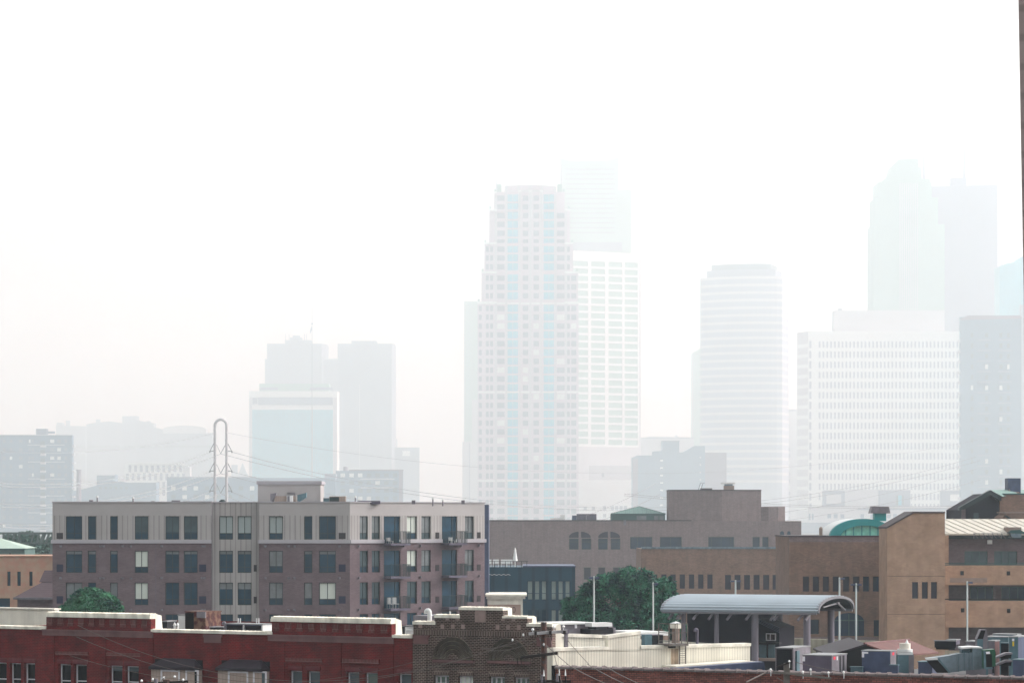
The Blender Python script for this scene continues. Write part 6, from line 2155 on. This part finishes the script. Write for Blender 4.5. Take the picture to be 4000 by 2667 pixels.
# ---- bluish brick cluster
fr = Fr((2470, 3050))
t = Th('apartment_tower', 'hazy blue-grey brick cluster with stepped and sloped tops left of centre right', 'building', fr, at=2650)
t.part('wall', t.mb().pprism([(2471, 2090), (2471, 1786), (2490, 1778), (2551, 1778), (2553, 1762), (2588, 1760), (2588, 1722), (2653, 1724),
                              (2653, 1766), (2668, 1766), (2712, 1741), (2754, 1741), (2754, 2090)], 0, 50), M['f_bluegrey'])
t.part('wing', t.mb().pbox(2754, 2838, 1767, 2090, 8, 50), M['f_brown'])
t.part('parapet_cap', t.mb().pbox(2586, 2655, 1720, 1724, -1, 20), M['f_grey'])
for j in range(9):
    y = 1795 + j * 29
    t.part('balcony', t.mb().pbox(2579, 2590, y, y + 6, -3, 0), M['f_white'])
    t.part('balcony', t.mb().pbox(2733, 2739, y - 12, y - 6, -3, 0), M['f_pale'])
t.part('left_bay', t.mb().pbox(2471, 2492, 1790, 2090, -1.5, 0), M['f_brown'])

# ---- blocks between round tower and white office
fr = Fr((2930, 4300))
t = Th('apartment_tower', 'hazy mid-rise with window columns between the round tower and the white gridded office', 'building', fr, at=3000)
hs_ = []
far_windows(t, fr, grid(3008, 19, 2, 9, 1748, 24.5, 12, 13) + grid(3058, 18, 2, 11, 1748, 24.5, 12, 14), 'f_grey', holes=hs_, light='f_glass_light')
slab(t, 'wall', 'f_pale', 2984, 3120, 1722, holes=hs_)
t.part('left_wing', t.mb().pprism([(2932, 2090), (2932, 1740), (2984, 1730), (2984, 2090)], 6, 40), M['f_grey'])
fr = Fr((3050, 4500))
t = Th('office_building', 'faint stepped block just left of the white gridded office', 'building', fr, at=3090)
t.part('wall', t.mb().pprism([(3020, 2050), (3020, 1700), (3062, 1640), (3062, 1634), (3075, 1630), (3078, 1610), (3100, 1605), (3118, 1606), (3118, 2050)], 0, 40), M['f_pale'])
t.part('penthouse', t.mb().pbox(3084, 3112, 1598, 1608, 5, 30), M['f_grey'])

# ---- white gridded office
fr = Fr((3158, 3600))
t = Th('office_building', 'broad white office block with a dense grid of narrow windows', 'building', fr, at=3450)
hs_ = []
rc = []
for j in range(17):
    y = 1333 + j * 39.6
    for i in range(37):
        if j > 14 and not (3556 < 3200 + i * 14.95 < 3680):
            if j == 16:
                continue
        rc.append((3198 + i * 14.95, 3198 + i * 14.95 + 7.2, y, y + 25))
    rc.append((3161, 3170, y - 2, y + 27))
far_windows(t, fr, rc, 'f_grey', holes=hs_, rec=1.2)
slab(t, 'wall', 'f_white', 3157, 3749, 1293, holes=hs_, d1=42, rd=1.6)
x0, z1 = fr.X(3157), fr.Z(3157, 1293)
xb = fr.X(3114, 42)
m = t.mb().plan([(x0 - .05, .1), (xb, 42), (xb, 44), (x0 - .05, 44)], 0, z1 - .5)
t.part('side_wall', m, M['f_pale'])
m = t.mb()
for j in range(17):
    zq = fr.Z(3140, 1345 + j * 39.6, 20)
    m.add([(x0 - .6, -.1, zq), (xb - .6, 41, zq), (xb - .6, 41, zq - 7), (x0 - .6, -.1, zq - 7)], [(0, 1, 2, 3)])
t.part('side_window_band', m, M['f_white'])
t.part('penthouse', t.mb().pbox(3260, 3690, 1212, 1294, 30, 80, at=30), M['f_pale'])
t.part('roof_hatch', t.mb().pbox(3274, 3290, 1205, 1213, 32, 40, at=32), M['f_grey'])

# ---- right blue-grey apartments
fr = Fr((3752, 2700))
t = Th('apartment_tower', 'hazy blue-grey apartment tower with balconies near the right edge', 'building', fr, at=3870)
hs_ = []
far_windows(t, fr, [r for j in range(17) for r in ((3792, 3802, 1300 + j * 41, 1318 + j * 41), (3848, 3860, 1300 + j * 41, 1318 + j * 41), (3904, 3916, 1300 + j * 41, 1318 + j * 41), (3934, 3944, 1300 + j * 41, 1318 + j * 41))],
            'f_dark', holes=hs_, light='f_glass_light')
slab(t, 'wall', 'f_bluegrey', 3752, 3990, 1238, holes=hs_, d1=12)
t.part('coping', t.mb().pprism([(3752, 1246), (3780, 1232), (3985, 1232), (3992, 1240), (3992, 1244), (3752, 1250)], -1, 0), M['f_brown'])
for j in range(17):
    y = 1325 + j * 41
    t.part('balcony', t.mb().pbox(3820, 3870, y, y + 5, -3.5, 0), M['f_grey'])
    t.part('balcony', t.mb().pbox(3901, 3951, y, y + 5, -3.5, 0), M['f_grey'])
    t.part('balcony', t.mb().pbox(3745, 3753, y, y + 12, 1, 12), M['f_pale'])
# ---- blue block at the far right
fr = Fr((3908, 3500))
t = Th('office_tower', 'pale blue glass block with a peaked top behind the right apartments', 'building', fr, at=3950)
t.part('wall', t.mb().pprism([(3905, 2050), (3905, 1040), (3930, 1030), (3962, 1024), (3990, 1003), (4060, 1003), (4060, 2050)], 0, 60), M['f_blue'])
t.part('grey_shaft', t.mb().pbox(3987, 4060, 1190, 2050, -10, 0), M['f_grey'])

# ---- set-back mint tower and dark slab
fr = Fr((3412, 3650))
t = Th('office_tower', 'faint mint art-deco tower with stepped shoulders and vertical ribs', 'building', fr, at=3540)
for a, b, y0, y1, d in ((3412, 3690, 876, 2050, 0), (3418, 3664, 772, 876, 4), (3430, 3640, 712, 772, 8)):
    t.part('wall', t.mb().pbox(a, b, y0, y1, d, 100 - d, at=d), M['f_mint'])
t.part('crown', t.mb().pprism([(3437, 714), (3475, 684), (3485, 648), (3510, 623), (3587, 621), (3589, 653), (3599, 653), (3601, 698), (3633, 698), (3633, 714)], 14, 80), M['f_mint'])
m = t.mb()
for i in range(9):
    m.pbox(3514 + i * 8.5, 3517 + i * 8.5, 716, 2050, -1.5, 0, at=0)
t.part('rib', m, M['f_pale'])
fr = Fr((3600, 4000))
t = Th('office_tower', 'faint lavender-grey dark glass slab tower with rooftop masts', 'building', fr, at=3760)
m = t.mb().plan([(fr.X(3602, 60), 60), (fr.X(3640, 30), 30), (fr.X(3895, 0), 0), (fr.X(3915, 60), 60), (fr.X(3915, 60), 120), (fr.X(3602, 60), 120)], 0, fr.Z(3780, 722))
t.part('wall', m, M['f_lav'])
t.part('rooftop', t.mb().pbox(3718, 3776, 694, 723, 20, 60, at=20), M['f_lav'])
t.part('mechanical_band', t.mb().plan([(fr.X(3650, 28), 27), (fr.X(3894, 0), -1), (fr.X(3894, 0), 0), (fr.X(3650, 28), 28)], fr.Z(3780, 850), fr.Z(3780, 800)), M['f_lav'])
for x, y in ((3767, 536), (3609, 552)):
    t.part('mast', t.mb().cyl(fr.X(x, 40), 40, fr.Z(x, 730), fr.Z(x, y), 4, 1.2, 6), M['f_lav'])
m = t.mb()
for x in (3750, 3760, 3800, 3830, 3865):
    m.cyl(fr.X(x, 30), 30, fr.Z(x, 724), fr.Z(x, 702), 1., None, 5)
t.part('antenna', m, M['f_lav'])
t.part('right_flank', t.mb().pbox(3895, 3917, 800, 2050, 60, 110, at=60), M['f_mint'])

# ---- low pale blocks in front of the white office
for k, (a, b, y0, Y, mt, lb) in enumerate(((3216, 3300, 1916, 2900, 'f_grey', 'low grey rooftop block at the foot of the white gridded office, left'),
                                       (3300, 3436, 1914, 2960, 'f_pale', 'low pale block at the foot of the white gridded office, middle'),
                                       (3436, 3556, 1914, 2920, 'f_grey', 'low grey block with two dark slots at the foot of the white gridded office'),
                                       (3677, 3779, 1916, 2880, 'f_grey', 'low grey block left of the gabled building, with a pale panel'))):
    fr = Fr((a, Y))
    t = Th('office_building', lb, 'building', fr, at=(a + b) / 2)
    slab(t, 'wall', mt, a, b, y0)
    t.part('parapet', t.mb().pbox(a, b, y0 - 3, y0, -1, 3), M['f_pale'])
    if k == 2:
        for x in (3500, 3523):
            t.part('window', t.mb().pbox(x, x + 8, 1934, 1972, -1, 0), M['f_dark'])
        t.part('glass_strip', t.mb().pbox(3509, 3522, 1934, 1972, -.8, 0), M['f_blue'])
    elif k == 3:
        t.part('wall_panel', t.mb().pbox(3712, 3758, 1930, 1956, -1, 0), M['f_white'])
    else:
        t.part('wall_panel', t.mb().pbox(a + 12, b - 14, y0 + 14, y0 + 50, -.8, 0), M['f_pale'])
fr = Fr((3100, 2700))
t = Th('office_building', 'long low pale block with square windows behind the green arched skylight', 'building', fr, at=3400)
hs_ = []
far_windows(t, fr, [(x, x + 15, 2007, 2023) for x in (3232, 3257, 3283, 3361, 3400, 3465, 3489, 3530, 3590, 3640, 3720, 3744)] + [(3362, 3374, 2040, 2052), (3160, 3166, 2005, 2030), (3172, 3178, 2005, 2030)], 'f_bluegrey', holes=hs_, rec=.5)
slab(t, 'wall', 'f_pale', 3160, 3790, 1978, holes=hs_)
t.part('cornice', t.mb().pbox(3350, 3790, 1985, 1991, -2, 0), M['f_grey'])
t.part('left_wing', t.mb().pbox(3090, 3350, 2040, 2120, -6, 0), M['f_grey'])

# ---- arch-topped transmission pylon
PY = 1.5
fr = _Fr((860, 900 * PY))
k = 900 * PY / F
t = Th('transmission_pylon', 'tall white tubular pylon with a rounded arch top behind the apartments', 'pylon', fr, at=862)
M['pylon'] = mk('weathered_white_tube', (.52, .5, .52), .6, var=.15, scale=.5)
M['arm_steel'] = flat('dark_arm_steel', (.14, .15, .17), .6)
xl, xr = fr.X(839.5), fr.X(885.5)
zc = fr.Z(862, 1662)
rr = (xr - xl) / 2
pts = [(xl, 0, 0), (xl, 0, zc * .5), (xl, 0, zc)] + [((xl + xr) / 2 - rr * math.cos(a), 0, zc + rr * 1.05 * math.sin(a)) for a in [i * math.pi / 16 for i in range(1, 16)]] + \
      [(xr, 0, zc), (xr, 0, zc * .5), (xr, 0, 0)]
t.part('tube_arch', t.mb().tube(pts, 5.4 * k, 12), M['pylon'], smooth=True)
for y in (1761, 1838, 1916):
    for s, x in ((-1, 839.5), (1, 885.5)):
        m = t.mb()
        tip = x + s * 20
        m.tube([fr.P(x, y, 0), fr.P(tip, y + 1, 0)], .2, 5).tube([fr.P(tip, y + 1, 0), fr.P(x + s * 2, y - 34, 0)], .16, 5)
        m.tube([fr.P(tip, y, 0), fr.P(tip, y + 7, 0)], .3, 5)
        t.part('crossarm', m, M['arm_steel'])
    m = t.mb().tube([fr.P(846, y - 25, 0), fr.P(862, y + 10, 0 * PY)], .12, 4).tube([fr.P(879, y - 22, 0), fr.P(862, y + 10, 0 * PY)], .18, 4)
    t.part('centre_hanger', m, M['arm_steel'])
M['line'] = flat('dark_cable', (.3, .3, .32), .6)
for r, (y, yl, yr, nm) in enumerate(((1762, 1882, 1892, 'top'), (1839, 1962, 1968, 'middle'), (1917, 2042, 2030, 'bottom'))):
    wire(f'{nm} transmission cable running left from the arch pylon', (819, y + 3, 900 * PY), (-60, yl, 700 * PY), 6, .13, group='transmission cables', mat='line', name='transmission_cable', ext=(0, .45))
    wire(f'{nm} transmission cable running left from the middle of the arch pylon', (862, y + 10, 900 * PY), (-60, yl + 12, 700 * PY), 6, .14, group='transmission cables', mat='line', name='transmission_cable', ext=(0, .45))
    wire(f'{nm} transmission cable running right from the arch pylon', (906, y + 3, 900 * PY), (3000 if r < 2 else 2100, yr + (60 if r == 0 else 40), 1000 * PY), 13, .13, group='transmission cables', mat='line', name='transmission_cable', ext=(0, .45))
    wire(f'{nm} transmission cable running right from the middle of the arch pylon', (862, y + 10, 900 * PY), (3000 if r < 2 else 2100, yr + 72, 1000 * PY), 13, .13, group='transmission cables', mat='line', name='transmission_cable', ext=(0, .45))
wire('thin shield wire from the arch top running left', (838, 1690, 900 * PY), (-60, 1760, 700 * PY), 4, .08, group='transmission cables', mat='line', name='transmission_cable', ext=(0, .45))
wire('thin shield wire from the arch top running right', (888, 1690, 900 * PY), (3000, 1830, 1000 * PY), 9, .08, group='transmission cables', mat='line', name='transmission_cable', ext=(0, .45))
for y in (1962, 1969):
    wire(('upper' if y == 1962 else 'lower') + ' of two level cables in front of the white gridded office', (2900, y, 800 * PY), (3790, y + 12, 820 * PY), 1, .1, group='transmission cables', mat='line', name='transmission_cable', ext=(.5, .5))
# ------------------------------------------------------------------ ground and haze
_w = Fr((2000, 1))
g = MB(_w)
g.box(-20000, 20000, -7000, 24000, -1, 0)
_w.m = Matrix()
structure('ground', g, M['ground'])
hm = bpy.data.materials.new('haze')
hm.use_nodes = True
n = hm.node_tree
n.nodes.clear()
o = n.nodes.new('ShaderNodeOutputMaterial')
pv = n.nodes.new('ShaderNodeVolumePrincipled')
pv.inputs['Color'].default_value = HAZE_COLOR
pv.inputs['Absorption Color'].default_value = (1, 1, 1, 1)
pv.inputs['Density'].default_value = HAZE_DENSITY
pv.inputs['Anisotropy'].default_value = HAZE_G
n.links.new(pv.outputs[0], o.inputs['Volume'])
g = MB(_w)
g.box(-20010, 20010, -7010, 24010, -2, 1450)
structure('haze', g, hm, 'stuff')
